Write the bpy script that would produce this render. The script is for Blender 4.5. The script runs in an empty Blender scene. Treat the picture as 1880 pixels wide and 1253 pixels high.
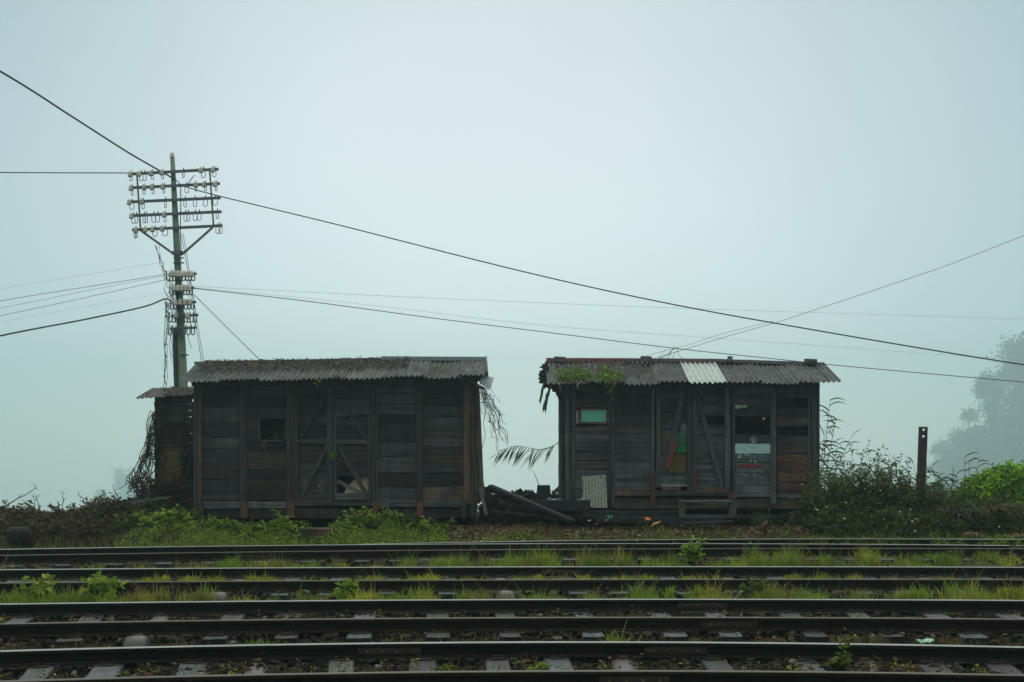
import bpy, math, random
import numpy as np
from mathutils import Vector
random.seed(7); rng = np.random.default_rng(7)
R = math.radians
scene = bpy.context.scene
COL = scene.collection

# ------------------------------------------------------------------ camera, world, sun, exposure
F = 2625.0; CX = 940.0; HY = 797.0; CAMZ = 2.0
cam_d = bpy.data.cameras.new('camera'); cam = bpy.data.objects.new('camera', cam_d); COL.objects.link(cam)
cam.location = (0, 0, CAMZ); cam.rotation_euler = (R(90), 0, 0)
cam_d.sensor_width = 36.0; cam_d.lens = F / 1880 * 36; cam_d.shift_y = (HY - 626.5) / 1880
cam_d.clip_start = 0.1; cam_d.clip_end = 20000
scene.camera = cam

SUN_EL = 42.0
w = bpy.data.worlds.new('World'); scene.world = w; w.use_nodes = True
nt = w.node_tree; nt.nodes.clear()
def N(nt, t, **k):
    n = nt.nodes.new(t)
    for a, b in k.items(): setattr(n, a, b)
    return n
wo = N(nt, 'ShaderNodeOutputWorld'); add = N(nt, 'ShaderNodeAddShader')
b1 = N(nt, 'ShaderNodeBackground'); b1.inputs[1].default_value = 0.05
sky = N(nt, 'ShaderNodeTexSky', sky_type='NISHITA', sun_disc=False)
sky.sun_elevation = R(SUN_EL); sky.sun_rotation = R(0); sky.dust_density = 0.3; sky.air_density = 0.6; sky.ozone_density = 0.5
nt.links.new(sky.outputs[0], b1.inputs[0])
b2 = N(nt, 'ShaderNodeBackground'); b2.inputs[1].default_value = 1.0
tc = N(nt, 'ShaderNodeTexCoord')
dot = N(nt, 'ShaderNodeVectorMath', operation='DOT_PRODUCT')
gd = Vector((-0.01, 1.0, 0.04)).normalized(); dot.inputs[1].default_value = gd
nt.links.new(tc.outputs['Generated'], dot.inputs[0])
mx = N(nt, 'ShaderNodeMath', operation='MAXIMUM'); mx.inputs[1].default_value = 0
pw = N(nt, 'ShaderNodeMath', operation='POWER'); pw.inputs[1].default_value = 15
nt.links.new(dot.outputs['Value'], mx.inputs[0]); nt.links.new(mx.outputs[0], pw.inputs[0])
nz = N(nt, 'ShaderNodeTexNoise'); nz.inputs['Scale'].default_value = 2.2; nz.inputs['Detail'].default_value = 3
nt.links.new(tc.outputs['Generated'], nz.inputs['Vector'])
nm = N(nt, 'ShaderNodeMapRange'); nm.inputs[1].default_value = .3; nm.inputs[2].default_value = .7
nm.inputs[3].default_value = .88; nm.inputs[4].default_value = 1.10
nt.links.new(nz.outputs[0], nm.inputs[0])
mixc = N(nt, 'ShaderNodeMixRGB'); mixc.inputs[1].default_value = (.055, .20, .17, 1); mixc.inputs[2].default_value = (1.09, 1.04, .94, 1)
nt.links.new(pw.outputs[0], mixc.inputs[0])
mul = N(nt, 'ShaderNodeVectorMath', operation='SCALE')
nt.links.new(mixc.outputs[0], mul.inputs[0]); nt.links.new(nm.outputs[0], mul.inputs['Scale'])
sepz = N(nt, 'ShaderNodeSeparateXYZ'); nt.links.new(tc.outputs['Generated'], sepz.inputs[0])
zr = N(nt, 'ShaderNodeMapRange', interpolation_type='SMOOTHSTEP'); zr.inputs[1].default_value = .34; zr.inputs[2].default_value = .95; zr.inputs[3].default_value = 0; zr.inputs[4].default_value = 1
nt.links.new(sepz.outputs[2], zr.inputs[0])
zc = N(nt, 'ShaderNodeVectorMath', operation='SCALE'); zc.inputs[0].default_value = (2.0, 1.82, 1.55); nt.links.new(zr.outputs[0], zc.inputs['Scale'])
za = N(nt, 'ShaderNodeVectorMath', operation='ADD'); nt.links.new(mul.outputs[0], za.inputs[0]); nt.links.new(zc.outputs[0], za.inputs[1])
nt.links.new(za.outputs[0], b2.inputs[0])
nt.links.new(b1.outputs[0], add.inputs[0]); nt.links.new(b2.outputs[0], add.inputs[1]); nt.links.new(add.outputs[0], wo.inputs[0])

sd = bpy.data.lights.new('sun', 'SUN'); sd.energy = 0.6; sd.angle = R(25); sd.color = (1, .97, .92)
sun = bpy.data.objects.new('sun', sd); COL.objects.link(sun); sun.rotation_euler = (R(-(90 - SUN_EL)), 0, 0)
scene.view_settings.view_transform = 'Standard'; scene.view_settings.look = 'None'
scene.view_settings.exposure = -0.29; scene.view_settings.gamma = 1
scene.cycles.volume_bounces = 5; scene.cycles.max_bounces = 8; scene.cycles.transparent_max_bounces = 16
scene.cycles.use_denoising = True
try: scene.cycles.denoiser = 'OPENIMAGEDENOISE'
except Exception: pass

HAZE = 0.00118
# ------------------------------------------------------------------ helpers
def P(px, py, Y):
    return Vector(((px - CX) / F * Y, Y, CAMZ + (HY - py) / F * Y))
def X(px, Y): return (px - CX) / F * Y
def Z(py, Y): return CAMZ + (HY - py) / F * Y
def rnd(a, b): return random.uniform(a, b)
def vary(c, v=.15):
    f = 1 + rnd(-v, v); return (c[0]*f, c[1]*f, c[2]*f)
WL = {}
class MB:
    def __init__(s): s.v = []; s.f = []; s.c = []; s.sm = []
    def add(s, vs, fs, col=(1, 1, 1), smooth=False):
        o = len(s.v); s.v += [tuple(p) for p in vs]
        for f in fs: s.f.append(tuple(i + o for i in f)); s.c.append(col); s.sm.append(smooth)
    def box(s, x0, x1, y0, y1, z0, z1, col=(1, 1, 1), j=0.0):
        vs = [(x, y, z) for x in (x0, x1) for y in (y0, y1) for z in (z0, z1)]
        if j: vs = [(a + rnd(-j, j), b + rnd(-j, j)*.5, c + rnd(-j, j)) for a, b, c in vs]
        s.add(vs, [(0, 1, 3, 2), (4, 6, 7, 5), (0, 4, 5, 1), (2, 3, 7, 6), (0, 2, 6, 4), (1, 5, 7, 3)], col)
    def pbox(s, a, b, wd, dp, col=(1, 1, 1), up=(0, 1, 0)):
        """bar from a to b, width wd across, depth dp along 'up'"""
        a = Vector(a); b = Vector(b); d = (b - a).normalized(); u = Vector(up); sd_ = d.cross(u)
        if sd_.length < 1e-4: u = Vector((1, 0, 0)); sd_ = d.cross(u)
        sd_.normalize(); u = sd_.cross(d).normalized()
        vs = []
        for p in (a, b):
            for i, k in ((-1, -1), (1, -1), (1, 1), (-1, 1)): vs.append(p + sd_*wd/2*i + u*dp/2*k)
        s.add(vs, [(0, 1, 2, 3), (7, 6, 5, 4), (0, 4, 5, 1), (1, 5, 6, 2), (2, 6, 7, 3), (3, 7, 4, 0)], col)
    def tube(s, pts, r, n=5, col=(1, 1, 1), cap=True):
        pts = [Vector(p) for p in pts]; m = len(pts)
        rs = r if isinstance(r, (list, tuple)) else [r]*m
        o = len(s.v); fr = None
        for i, p in enumerate(pts):
            d = (pts[min(i+1, m-1)] - pts[max(i-1, 0)])
            d = d.normalized() if d.length > 1e-9 else Vector((0, 0, 1))
            if fr is None: fr = d.orthogonal().normalized()
            fr = (fr - d*fr.dot(d))
            fr = fr.normalized() if fr.length > 1e-6 else d.orthogonal().normalized()
            g = d.cross(fr)
            for k in range(n):
                t = 2*math.pi*k/n; q = p + (fr*math.cos(t) + g*math.sin(t))*rs[i]; s.v.append(tuple(q))
        for i in range(m-1):
            for k in range(n):
                a = o + i*n + k; b = o + i*n + (k+1) % n
                s.f.append((a, b, b+n, a+n)); s.c.append(col); s.sm.append(n > 4)
        if cap:
            s.f.append(tuple(o + k for k in range(n))[::-1]); s.c.append(col); s.sm.append(False)
            s.f.append(tuple(o + (m-1)*n + k for k in range(n))); s.c.append(col); s.sm.append(False)
    def lathe(s, base, prof, n=10, col=(1, 1, 1), axis=(0, 0, 1)):
        base = Vector(base); ax = Vector(axis).normalized(); u = ax.orthogonal().normalized(); v = ax.cross(u); o = len(s.v)
        for r, h in prof:
            for k in range(n):
                t = 2*math.pi*k/n; s.v.append(tuple(base + ax*h + (u*math.cos(t) + v*math.sin(t))*r))
        for i in range(len(prof)-1):
            for k in range(n):
                a = o+i*n+k; b = o+i*n+(k+1) % n; s.f.append((a, b, b+n, a+n)); s.c.append(col); s.sm.append(True)
        s.f.append(tuple(o+k for k in range(n))[::-1]); s.c.append(col); s.sm.append(False)
        s.f.append(tuple(o+(len(prof)-1)*n+k for k in range(n))); s.c.append(col); s.sm.append(False)
    def build(s, name, mat, parent=None, origin=None, bevel=0):
        me = bpy.data.meshes.new(name)
        if parent is not None: off = WL[parent.name]
        else: off = Vector(origin) if origin is not None else Vector((0, 0, 0))
        me.from_pydata([(a-off.x, b-off.y, c-off.z) for a, b, c in s.v], [], s.f)
        me.materials.append(mat)
        at = me.attributes.new('Col', 'FLOAT_COLOR', 'FACE')
        arr = np.ones((len(s.f), 4), np.float32); arr[:, :3] = np.array(s.c, np.float32).reshape(-1, 3); at.data.foreach_set('color', arr.ravel())
        me.polygons.foreach_set('use_smooth', s.sm)
        me.update()
        ob = bpy.data.objects.new(name, me); COL.objects.link(ob)
        if parent is not None: ob.parent = parent
        else: ob.location = off
        WL[ob.name] = off
        if bevel:
            m = ob.modifiers.new('bevel', 'BEVEL'); m.width = bevel; m.segments = 1; m.limit_method = 'ANGLE'
        return ob
def npmesh(name, verts, faces, cols, mat, parent=None, origin=(0, 0, 0), smooth=False):
    """verts (n,3), faces (m,k) uniform, cols (m,3)"""
    off = WL[parent.name] if parent is not None else Vector(origin)
    me = bpy.data.meshes.new(name)
    nv, (nf, k) = len(verts), faces.shape
    me.vertices.add(nv); me.vertices.foreach_set('co', (verts - np.array(off)).astype(np.float32).ravel())
    me.loops.add(nf*k); me.loops.foreach_set('vertex_index', faces.astype(np.int32).ravel())
    me.polygons.add(nf); me.polygons.foreach_set('loop_start', np.arange(0, nf*k, k, dtype=np.int32))
    me.update(calc_edges=True)
    at = me.attributes.new('Col', 'FLOAT_COLOR', 'FACE'); a = np.ones((nf, 4), np.float32); a[:, :3] = cols; at.data.foreach_set('color', a.ravel())
    me.polygons.foreach_set('use_smooth', [smooth]*nf)
    me.materials.append(mat); me.validate()
    ob = bpy.data.objects.new(name, me); COL.objects.link(ob)
    if parent is not None: ob.parent = parent
    else: ob.location = off
    WL[ob.name] = Vector(off)
    return ob
def tag(o, label=None, cat=None, group=None, kind=None):
    if label: o['label'] = label
    if cat: o['category'] = cat
    if group: o['group'] = group
    if kind: o['kind'] = kind
    return o
def thing(name, label, cat, loc, group=None):
    o = bpy.data.objects.new(name, None); COL.objects.link(o); o.location = loc; o.empty_display_size = .2
    WL[o.name] = Vector(loc); return tag(o, label, cat, group)
def copy_tree(o, parent=None):
    c = o.copy(); COL.objects.link(c)
    if parent is not None: c.parent = parent
    for ch in [q for q in bpy.data.objects if q.parent == o]: copy_tree(ch, c)
    return c

# ------------------------------------------------------------------ materials
def mat(name, rough=.8, scale=(4, 4, 4), lo=.6, hi=1.3, detail=6, bump=.15, metal=0, spec=.3, trans=0, blotch=0, blotch_col=(.05, .03, .02), bscale=1.2, rvar=0, base=None, streak=0):
    m = bpy.data.materials.new(name); m.use_nodes = True; n = m.node_tree; n.nodes.clear()
    out = N(n, 'ShaderNodeOutputMaterial'); bs = N(n, 'ShaderNodeBsdfPrincipled')
    at = N(n, 'ShaderNodeAttribute', attribute_name='Col')
    t = N(n, 'ShaderNodeTexCoord'); mp = N(n, 'ShaderNodeMapping'); mp.inputs['Scale'].default_value = scale
    geo = N(n, 'ShaderNodeNewGeometry')
    n.links.new(geo.outputs['Position'], mp.inputs['Vector'])
    no = N(n, 'ShaderNodeTexNoise'); no.inputs['Scale'].default_value = 1; no.inputs['Detail'].default_value = detail; no.inputs['Roughness'].default_value = .65
    n.links.new(mp.outputs[0], no.inputs['Vector'])
    mr = N(n, 'ShaderNodeMapRange'); mr.inputs[1].default_value = .3; mr.inputs[2].default_value = .7; mr.inputs[3].default_value = lo; mr.inputs[4].default_value = hi
    n.links.new(no.outputs[0], mr.inputs[0])
    sc = N(n, 'ShaderNodeVectorMath', operation='SCALE')
    n.links.new(at.outputs['Color'], sc.inputs[0]); n.links.new(mr.outputs[0], sc.inputs['Scale'])
    colout = sc.outputs[0]
    if blotch:
        n2 = N(n, 'ShaderNodeTexNoise'); n2.inputs['Scale'].default_value = bscale; n2.inputs['Detail'].default_value = 5
        n.links.new(geo.outputs['Position'], n2.inputs['Vector'])
        r2 = N(n, 'ShaderNodeMapRange'); r2.inputs[1].default_value = .5; r2.inputs[2].default_value = .68; r2.inputs[3].default_value = 0; r2.inputs[4].default_value = blotch
        n.links.new(n2.outputs[0], r2.inputs[0])
        mi = N(n, 'ShaderNodeMixRGB'); mi.inputs[2].default_value = (*blotch_col, 1)
        n.links.new(r2.outputs[0], mi.inputs[0]); n.links.new(colout, mi.inputs[1]); colout = mi.outputs[0]
    if streak:
        m3 = N(n, 'ShaderNodeMapping'); m3.inputs['Scale'].default_value = (4.5, 4.5, .8); n.links.new(geo.outputs['Position'], m3.inputs['Vector'])
        n3 = N(n, 'ShaderNodeTexNoise'); n3.inputs['Scale'].default_value = 1; n3.inputs['Detail'].default_value = 5; n.links.new(m3.outputs[0], n3.inputs['Vector'])
        r4 = N(n, 'ShaderNodeMapRange'); r4.inputs[1].default_value = .35; r4.inputs[2].default_value = .65; r4.inputs[3].default_value = 1-streak; r4.inputs[4].default_value = 1+streak; n.links.new(n3.outputs[0], r4.inputs[0])
        s4 = N(n, 'ShaderNodeVectorMath', operation='SCALE'); n.links.new(colout, s4.inputs[0]); n.links.new(r4.outputs[0], s4.inputs['Scale'])
        m5 = N(n, 'ShaderNodeMixRGB', blend_type='MULTIPLY'); m5.inputs[2].default_value = (1.07, .98, .94, 1); n5 = N(n, 'ShaderNodeTexNoise'); n5.inputs['Scale'].default_value = 2.3; n5.inputs['Detail'].default_value = 6; n.links.new(geo.outputs['Position'], n5.inputs['Vector'])
        r5 = N(n, 'ShaderNodeMapRange'); r5.inputs[1].default_value = .48; r5.inputs[2].default_value = .62; n.links.new(n5.outputs[0], r5.inputs[0]); n.links.new(r5.outputs[0], m5.inputs[0]); n.links.new(s4.outputs[0], m5.inputs[1]); colout = m5.outputs[0]
    n.links.new(colout, bs.inputs['Base Color'])
    bs.inputs['Roughness'].default_value = rough; bs.inputs['Metallic'].default_value = metal
    bs.inputs['Specular IOR Level'].default_value = spec
    if rvar:
        r3 = N(n, 'ShaderNodeMapRange'); r3.inputs[1].default_value = .3; r3.inputs[2].default_value = .7; r3.inputs[3].default_value = rough - rvar; r3.inputs[4].default_value = rough + rvar
        n.links.new(no.outputs[0], r3.inputs[0]); n.links.new(r3.outputs[0], bs.inputs['Roughness'])
    if bump:
        bu = N(n, 'ShaderNodeBump'); bu.inputs['Strength'].default_value = bump; bu.inputs['Distance'].default_value = .02
        n.links.new(no.outputs[0], bu.inputs['Height']); n.links.new(bu.outputs[0], bs.inputs['Normal'])
    if trans:
        tr = N(n, 'ShaderNodeBsdfTranslucent'); ms = N(n, 'ShaderNodeMixShader'); ms.inputs[0].default_value = trans
        n.links.new(colout, tr.inputs[0]); n.links.new(bs.outputs[0], ms.inputs[1]); n.links.new(tr.outputs[0], ms.inputs[2])
        n.links.new(ms.outputs[0], out.inputs[0])
    else: n.links.new(bs.outputs[0], out.inputs[0])
    return m
M = {}
M['wood_h'] = mat('plank_wood', .75, (1.1, 6, 26), .3, 1.8, bump=.4, blotch=.6, blotch_col=(.017, .014, .014), bscale=1.3, streak=.28)
M['wood_v'] = mat('post_wood', .75, (34, 10, 1.8), .4, 1.7, bump=.4, blotch=.5, blotch_col=(.03, .03, .034), bscale=2.5)
M['wood_s'] = mat('sleeper_wood', .55, (45, 2.2, 30),   .1, 1.9, bump=.6, spec=.25, blotch=.75, blotch_col=(.018, .018, .018), bscale=9)
M['wood_d'] = mat('charred_wood', .8, (12, 12, 12), .5, 1.6, bump=.5)
M['rust'] = mat('rusty_iron', .75, (14, 14, 14), .45, 1.6, bump=.4, spec=.35, blotch=.5, blotch_col=(.03, .016, .010), bscale=5)
M['rail'] = mat('rail_steel', .75, (3, 20, 20), .5, 1.5, bump=.2, spec=.1, blotch=.4, blotch_col=(.020, .010, .007), bscale=2)
M['shine'] = mat('worn_rail_head', .4, (2, 30, 30), .8, 1.2, bump=.03, metal=.55, spec=.4, rvar=.06)
M['dull'] = mat('rusty_rail_head', .5, (6, 30, 30), .7, 1.3, bump=.1, metal=.3, spec=.5, rvar=.1)
M['sheet'] = mat('corrugated_sheet', .8, (11, 1.6, 4), .4, 1.6, bump=.3, blotch=.75, blotch_col=(.04, .037, .034), bscale=2.6, streak=.22)
M['tin'] = mat('galvanised_tin', .5, (5, 5, 5), .8, 1.15, bump=.1, metal=.2, blotch=.25, blotch_col=(.3, .27, .22), bscale=4)
M['leaf'] = mat('leaf', .55, (30, 30, 30), .75, 1.25, detail=2, bump=0, spec=.25, trans=.45)
M['twig'] = mat('twig_bark', .85, (20, 20, 20), .6, 1.4, detail=3, bump=0, spec=.15)
M['stone'] = mat('stone', .8, (25, 25, 25), .6, 1.4, detail=4, bump=.3, spec=.08)
M['iron'] = mat('painted_iron', .7, (20, 20, 20), .8, 1.2, bump=.05)
M['ceramic'] = mat('ceramic', .35, (30, 30, 30), .85, 1.1, bump=0, spec=.5)
M['paint'] = mat('peeling_paint', .6, (7, 7, 20), .65, 1.2, bump=.15)
M['pole'] = mat('pole_wood', .85, (20, 20, 2), .6, 1.4, bump=.3, blotch=.5, blotch_col=(.10, .17, .09), bscale=2.5)
M['cable'] = mat('cable_rubber', .7, (3, 3, 3), .9, 1.1, bump=0)
M['oldpaint'] = mat('chipped_paint', .65, (5, 7, 30), .5, 1.35, bump=.3, blotch=.9, blotch_col=(.045, .042, .044), bscale=9, streak=.3)
M['plastic'] = mat('crumpled_plastic', .4, (9, 9, 9), .7, 1.2, bump=.4)
M['far'] = mat('distant_foliage', .9, (.05, .05, .05), .5, 1.4, detail=5, bump=0, spec=.05)
M['glass'] = mat('dusty_glass', .25, (3, 3, 5), .85, 1.12, bump=.02, spec=.5)

# printed board: columns of dark glyph-like marks
def board_mat():
    m = bpy.data.materials.new('printed_board'); m.use_nodes = True; n = m.node_tree
    bs = n.nodes['Principled BSDF']; t = N(n, 'ShaderNodeTexCoord')
    sp = N(n, 'ShaderNodeSeparateXYZ'); n.links.new(t.outputs['Object'], sp.inputs[0])
    mp = N(n, 'ShaderNodeMapping'); mp.inputs['Scale'].default_value = (55, 1, 62); n.links.new(t.outputs['Object'], mp.inputs[0])
    vo = N(n, 'ShaderNodeTexNoise'); vo.inputs['Scale'].default_value = 1; vo.inputs['Detail'].default_value = 1.5
    n.links.new(mp.outputs[0], vo.inputs['Vector'])
    gt = N(n, 'ShaderNodeMath', operation='GREATER_THAN'); gt.inputs[1].default_value = .49; n.links.new(vo.outputs[0], gt.inputs[0])
    # gaps between columns
    a = N(n, 'ShaderNodeMath', operation='MULTIPLY'); a.inputs[1].default_value = 15.5; n.links.new(sp.outputs[0], a.inputs[0])
    b = N(n, 'ShaderNodeMath', operation='FRACT'); n.links.new(a.outputs[0], b.inputs[0])
    c = N(n, 'ShaderNodeMath', operation='GREATER_THAN'); c.inputs[1].default_value = .22; n.links.new(b.outputs[0], c.inputs[0])
    d = N(n, 'ShaderNodeMath', operation='MULTIPLY'); n.links.new(gt.outputs[0], d.inputs[0]); n.links.new(c.outputs[0], d.inputs[1])
    mi = N(n, 'ShaderNodeMixRGB'); mi.inputs[1].default_value = (.36, .35, .29, 1); mi.inputs[2].default_value = (.045, .05, .05, 1)
    n.links.new(d.outputs[0], mi.inputs[0]); n.links.new(mi.outputs[0], bs.inputs['Base Color']); bs.inputs['Roughness'].default_value = .7
    return m
M['board'] = board_mat()

# ------------------------------------------------------------------ terrain
TY = [(12.1, 13.78), (15.63, 17.33), (19.62, 21.5), (24.83, 26.1)]
def sstep(a, b, x):
    t = np.clip((x-a)/(b-a), 0, 1); return t*t*(3-2*t)
def curve_off(x):   # how the tracks bend towards the camera at both ends
    x = np.clip(x, -14, 14); return -.012*x*x + .015*x
def ground(x, y):
    x = np.asarray(x, float); y = np.asarray(y, float)
    yy = y - curve_off(x)*sstep(30, 24, y)
    z = np.full(np.broadcast(x, y).shape, -.30)
    for a, b in TY:
        c = (a+b)/2; hw = (b-a)/2 + .25
        z = z + .10*(1 - sstep(hw-.15, hw+.35, np.abs(yy-c)))
    z = z + .28*sstep(27.0, 28.6, y)
    z = z + .30*sstep(30.6, 32, y)*(.8+.2*np.sin(x*1.9))
    z = z + .35*np.exp(-(((x+8.0)/1.0)**2 + ((y-31.6)/1.2)**2))
    z = z + .30*np.exp(-(((x+6.9)/1.3)**2 + ((y-32.5)/1.5)**2))
    z = z + .15*np.exp(-(((x-8.5)/2.5)**2 + ((y-30)/1.2)**2)) + .25*np.exp(-(((x-.1)/1.2)**2 + ((y-31)/.8)**2))
    z = z + .03*np.sin(x*1.7+y*.9)*np.cos(y*1.3-x*.4) + .015*np.sin(x*5.1+1)*np.sin(y*4.3)
    edge = 33.6 + .8*np.sin(x*.15) + .4*np.sin(x*.41+1)
    d = np.maximum(y-edge, 0)
    z = z - 165*(1-np.exp(-(d*.75)/165)) * sstep(0, 6, d)
    return z
def gz(x, y): return float(ground(x, y))
xs = np.unique(np.round(np.concatenate([-np.geomspace(15, 1700, 26)[::-1], np.arange(-15, 15.01, .14), np.geomspace(15, 1700, 26)]), 3))
ys = np.unique(np.round(np.concatenate([-np.geomspace(2, 1700, 14)[::-1], np.arange(-2, 10, 1.), np.arange(10, 36, .13), np.geomspace(36, 1700, 42)]), 3))
gx, gy = np.meshgrid(xs, ys); gzv = ground(gx, gy)
near = (np.abs(gx) < 15) & (gy > 10) & (gy < 36)
gzv = gzv + near*rng.normal(0, .012, gx.shape)
far = gy > 60
gzv = gzv + far*(8*np.sin(gx*.006+gy*.003)+5*np.sin(gy*.011-gx*.004))
V = np.stack([gx, gy, gzv], -1).reshape(-1, 3); nx, ny = len(xs), len(ys)
ii, jj = np.meshgrid(np.arange(ny-1), np.arange(nx-1), indexing='ij'); a = (ii*nx+jj).ravel()
Fc = np.stack([a, a+1, a+nx+1, a+nx], 1)
def ground_mat():
    m = bpy.data.materials.new('trackbed_soil'); m.use_nodes = True; n = m.node_tree; bs = n.nodes['Principled BSDF']
    g = N(n, 'ShaderNodeNewGeometry')
    n1 = N(n, 'ShaderNodeTexNoise'); n1.inputs['Scale'].default_value = 14; n1.inputs['Detail'].default_value = 8; n1.inputs['Roughness'].default_value = .75
    n2 = N(n, 'ShaderNodeTexNoise'); n2.inputs['Scale'].default_value = 1.1; n2.inputs['Detail'].default_value = 5
    for q in (n1, n2): n.links.new(g.outputs['Position'], q.inputs['Vector'])
    c1 = N(n, 'ShaderNodeValToRGB'); e = c1.color_ramp.elements
    e[0].position = .3; e[0].color = (.006, .006, .005, 1); e[1].position = .72; e[1].color = (.048, .030, .021, 1)
    n.links.new(n1.outputs[0], c1.inputs[0])
    c2 = N(n, 'ShaderNodeValToRGB'); e = c2.color_ramp.elements
    e[0].position = .52; e[0].color = (0, 0, 0, 1); e[1].position = .62; e[1].color = (.7, .7, .7, 1)
    n.links.new(n2.outputs[0], c2.inputs[0])
    mi = N(n, 'ShaderNodeMixRGB'); mi.inputs[2].default_value = (.055, .06, .012, 1)
    n.links.new(c2.outputs[0], mi.inputs[0]); n.links.new(c1.outputs[0], mi.inputs[1]); n.links.new(mi.outputs[0], bs.inputs['Base Color'])
    bs.inputs['Roughness'].default_value = .9; bs.inputs['Specular IOR Level'].default_value = .15
    bu = N(n, 'ShaderNodeBump'); bu.inputs['Strength'].default_value = .8; bu.inputs['Distance'].default_value = .03
    n.links.new(n1.outputs[0], bu.inputs['Height']); n.links.new(bu.outputs[0], bs.inputs['Normal'])
    return m
g = npmesh('ground', V, Fc, np.ones((len(Fc), 3)), ground_mat(), smooth=True); tag(g, kind='structure')

# ballast stones
def rocks(name, n, fx, smin, smax, colf, sink=.3):
    t = (1+5**.5)/2
    ico = np.array([(-1, t, 0), (1, t, 0), (-1, -t, 0), (1, -t, 0), (0, -1, t), (0, 1, t), (0, -1, -t), (0, 1, -t), (t, 0, -1), (t, 0, 1), (-t, 0, -1), (-t, 0, 1)])/1.9
    fi = np.array([(0, 11, 5), (0, 5, 1), (0, 1, 7), (0, 7, 10), (0, 10, 11), (1, 5, 9), (5, 11, 4), (11, 10, 2), (10, 7, 6), (7, 1, 8), (3, 9, 4), (3, 4, 2), (3, 2, 6), (3, 6, 8), (3, 8, 9), (4, 9, 5), (2, 4, 11), (6, 2, 10), (8, 6, 7), (9, 8, 1)])
    x, y = fx(n); n = len(x); z = ground(x, y)
    s = rng.uniform(smin, smax, n)**1
    sc = s[:, None]*rng.uniform(.6, 1.3, (n, 3)); sc[:, 2] *= .7
    v = ico[None]*(1+rng.uniform(-.22, .22, (n, 12, 1)))*sc[:, None, :]
    an = rng.uniform(0, 6.28, n); c, s_ = np.cos(an)[:, None], np.sin(an)[:, None]
    vx = v[..., 0]*c - v[..., 1]*s_; vy = v[..., 0]*s_ + v[..., 1]*c
    v = np.stack([vx + x[:, None], vy + y[:, None], v[..., 2] + (z + s*sink)[:, None]], -1).reshape(-1, 3)
    f = (fi[None] + (np.arange(n)*12)[:, None, None]).reshape(-1, 3)
    return npmesh(name, v, f, np.repeat(colf(n), 20, 0), M['stone'])
def bal(n):
    y = rng.uniform(11.3, 28.3, n)**1; y = 11.3 + (y-11.3)*rng.uniform(.2, 1, n); x = rng.uniform(-1, 1, n)*(y*.37+.6); return x, y
def balc(n):
    b = rng.uniform(.004, .022, n)[:, None]*np.array([[1, .85, .72]]); r = rng.random(n)
    b[r > .93] = np.array([.07, .03, .018]); b[r > .965] = np.array([.13, .12, .10]); return b
st = rocks('ballast_stones', 17000, bal, .016, .060, balc); tag(st, 'dark ballast stones strewn between the rails and sleepers', 'gravel', kind='stuff')

# ------------------------------------------------------------------ rails
RP = {'A': [1249.7, 1241, 1232, 1230.3, 1240.7], 'B': [1195, 1184, 1178.7, 1180, 1188], 'C': [1145, 1139, 1133, 1134, 1137], 'D': [1108.5, 1104.7, 1100, 1100, 1102.6],
      'E': [1070, 1067.6, 1064.6, 1063, 1064.6], 'F': [1046, 1042.6, 1041, 1040, 1041.6], 'G': [1019.6, 1014, 1008.6, 1007, 1007.6], 'H': [1008.4, 1002.3, 998.2, 998, 1002]}
RF = {}
def fit(ys_, pxs=(0, 480, 940, 1400, 1880)):
    Ys = np.array([2.0*F/(y-HY) for y in ys_]); Xs = np.array([(p-CX)/F*Y for p, Y in zip(pxs, Ys)])
    co = np.polyfit(Xs, Ys, 2); x0, x1 = Xs[0]-.5, Xs[-1]+.5
    def f(x):
        x = np.asarray(x, float); xc = np.clip(x, x0, x1); return np.polyval(co, xc) + (x-xc)*np.polyval(np.polyder(co), xc)
    return f
for k in RP: RF[k] = fit(RP[k])
RF['I'] = fit([999.4, 995.8, 991.6, 989.6, 990.4], (640, 870, 1100, 1400, 1880))
HEAD = [(-.036, -.006), (-.030, 0), (.030, 0), (.036, -.006), (.036, -.034), (.009, -.045), (.008, -.118), (.066, -.130), (.068, -.142), (-.068, -.142), (-.066, -.130), (-.008, -.118), (-.009, -.045), (-.036, -.034)]
RLAB = {'A': 'nearest rail along the bottom edge with dull brown head', 'B': 'shiny topped second rail from the bottom of the picture', 'C': 'rusty brown headed third rail from the bottom', 'D': 'bright topped fourth rail from the bottom between grass and bare sleepers',
        'E': 'dull fifth rail from the bottom fronted by grass tufts', 'F': 'bright topped sixth rail from the bottom behind a yellow green grass strip', 'G': 'rusty seventh rail from the bottom behind tall grass tufts', 'H': 'thin eighth rail from the bottom in front of the green verge',
        'I': 'farthest short siding rail half buried in verge grass at right'}
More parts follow.
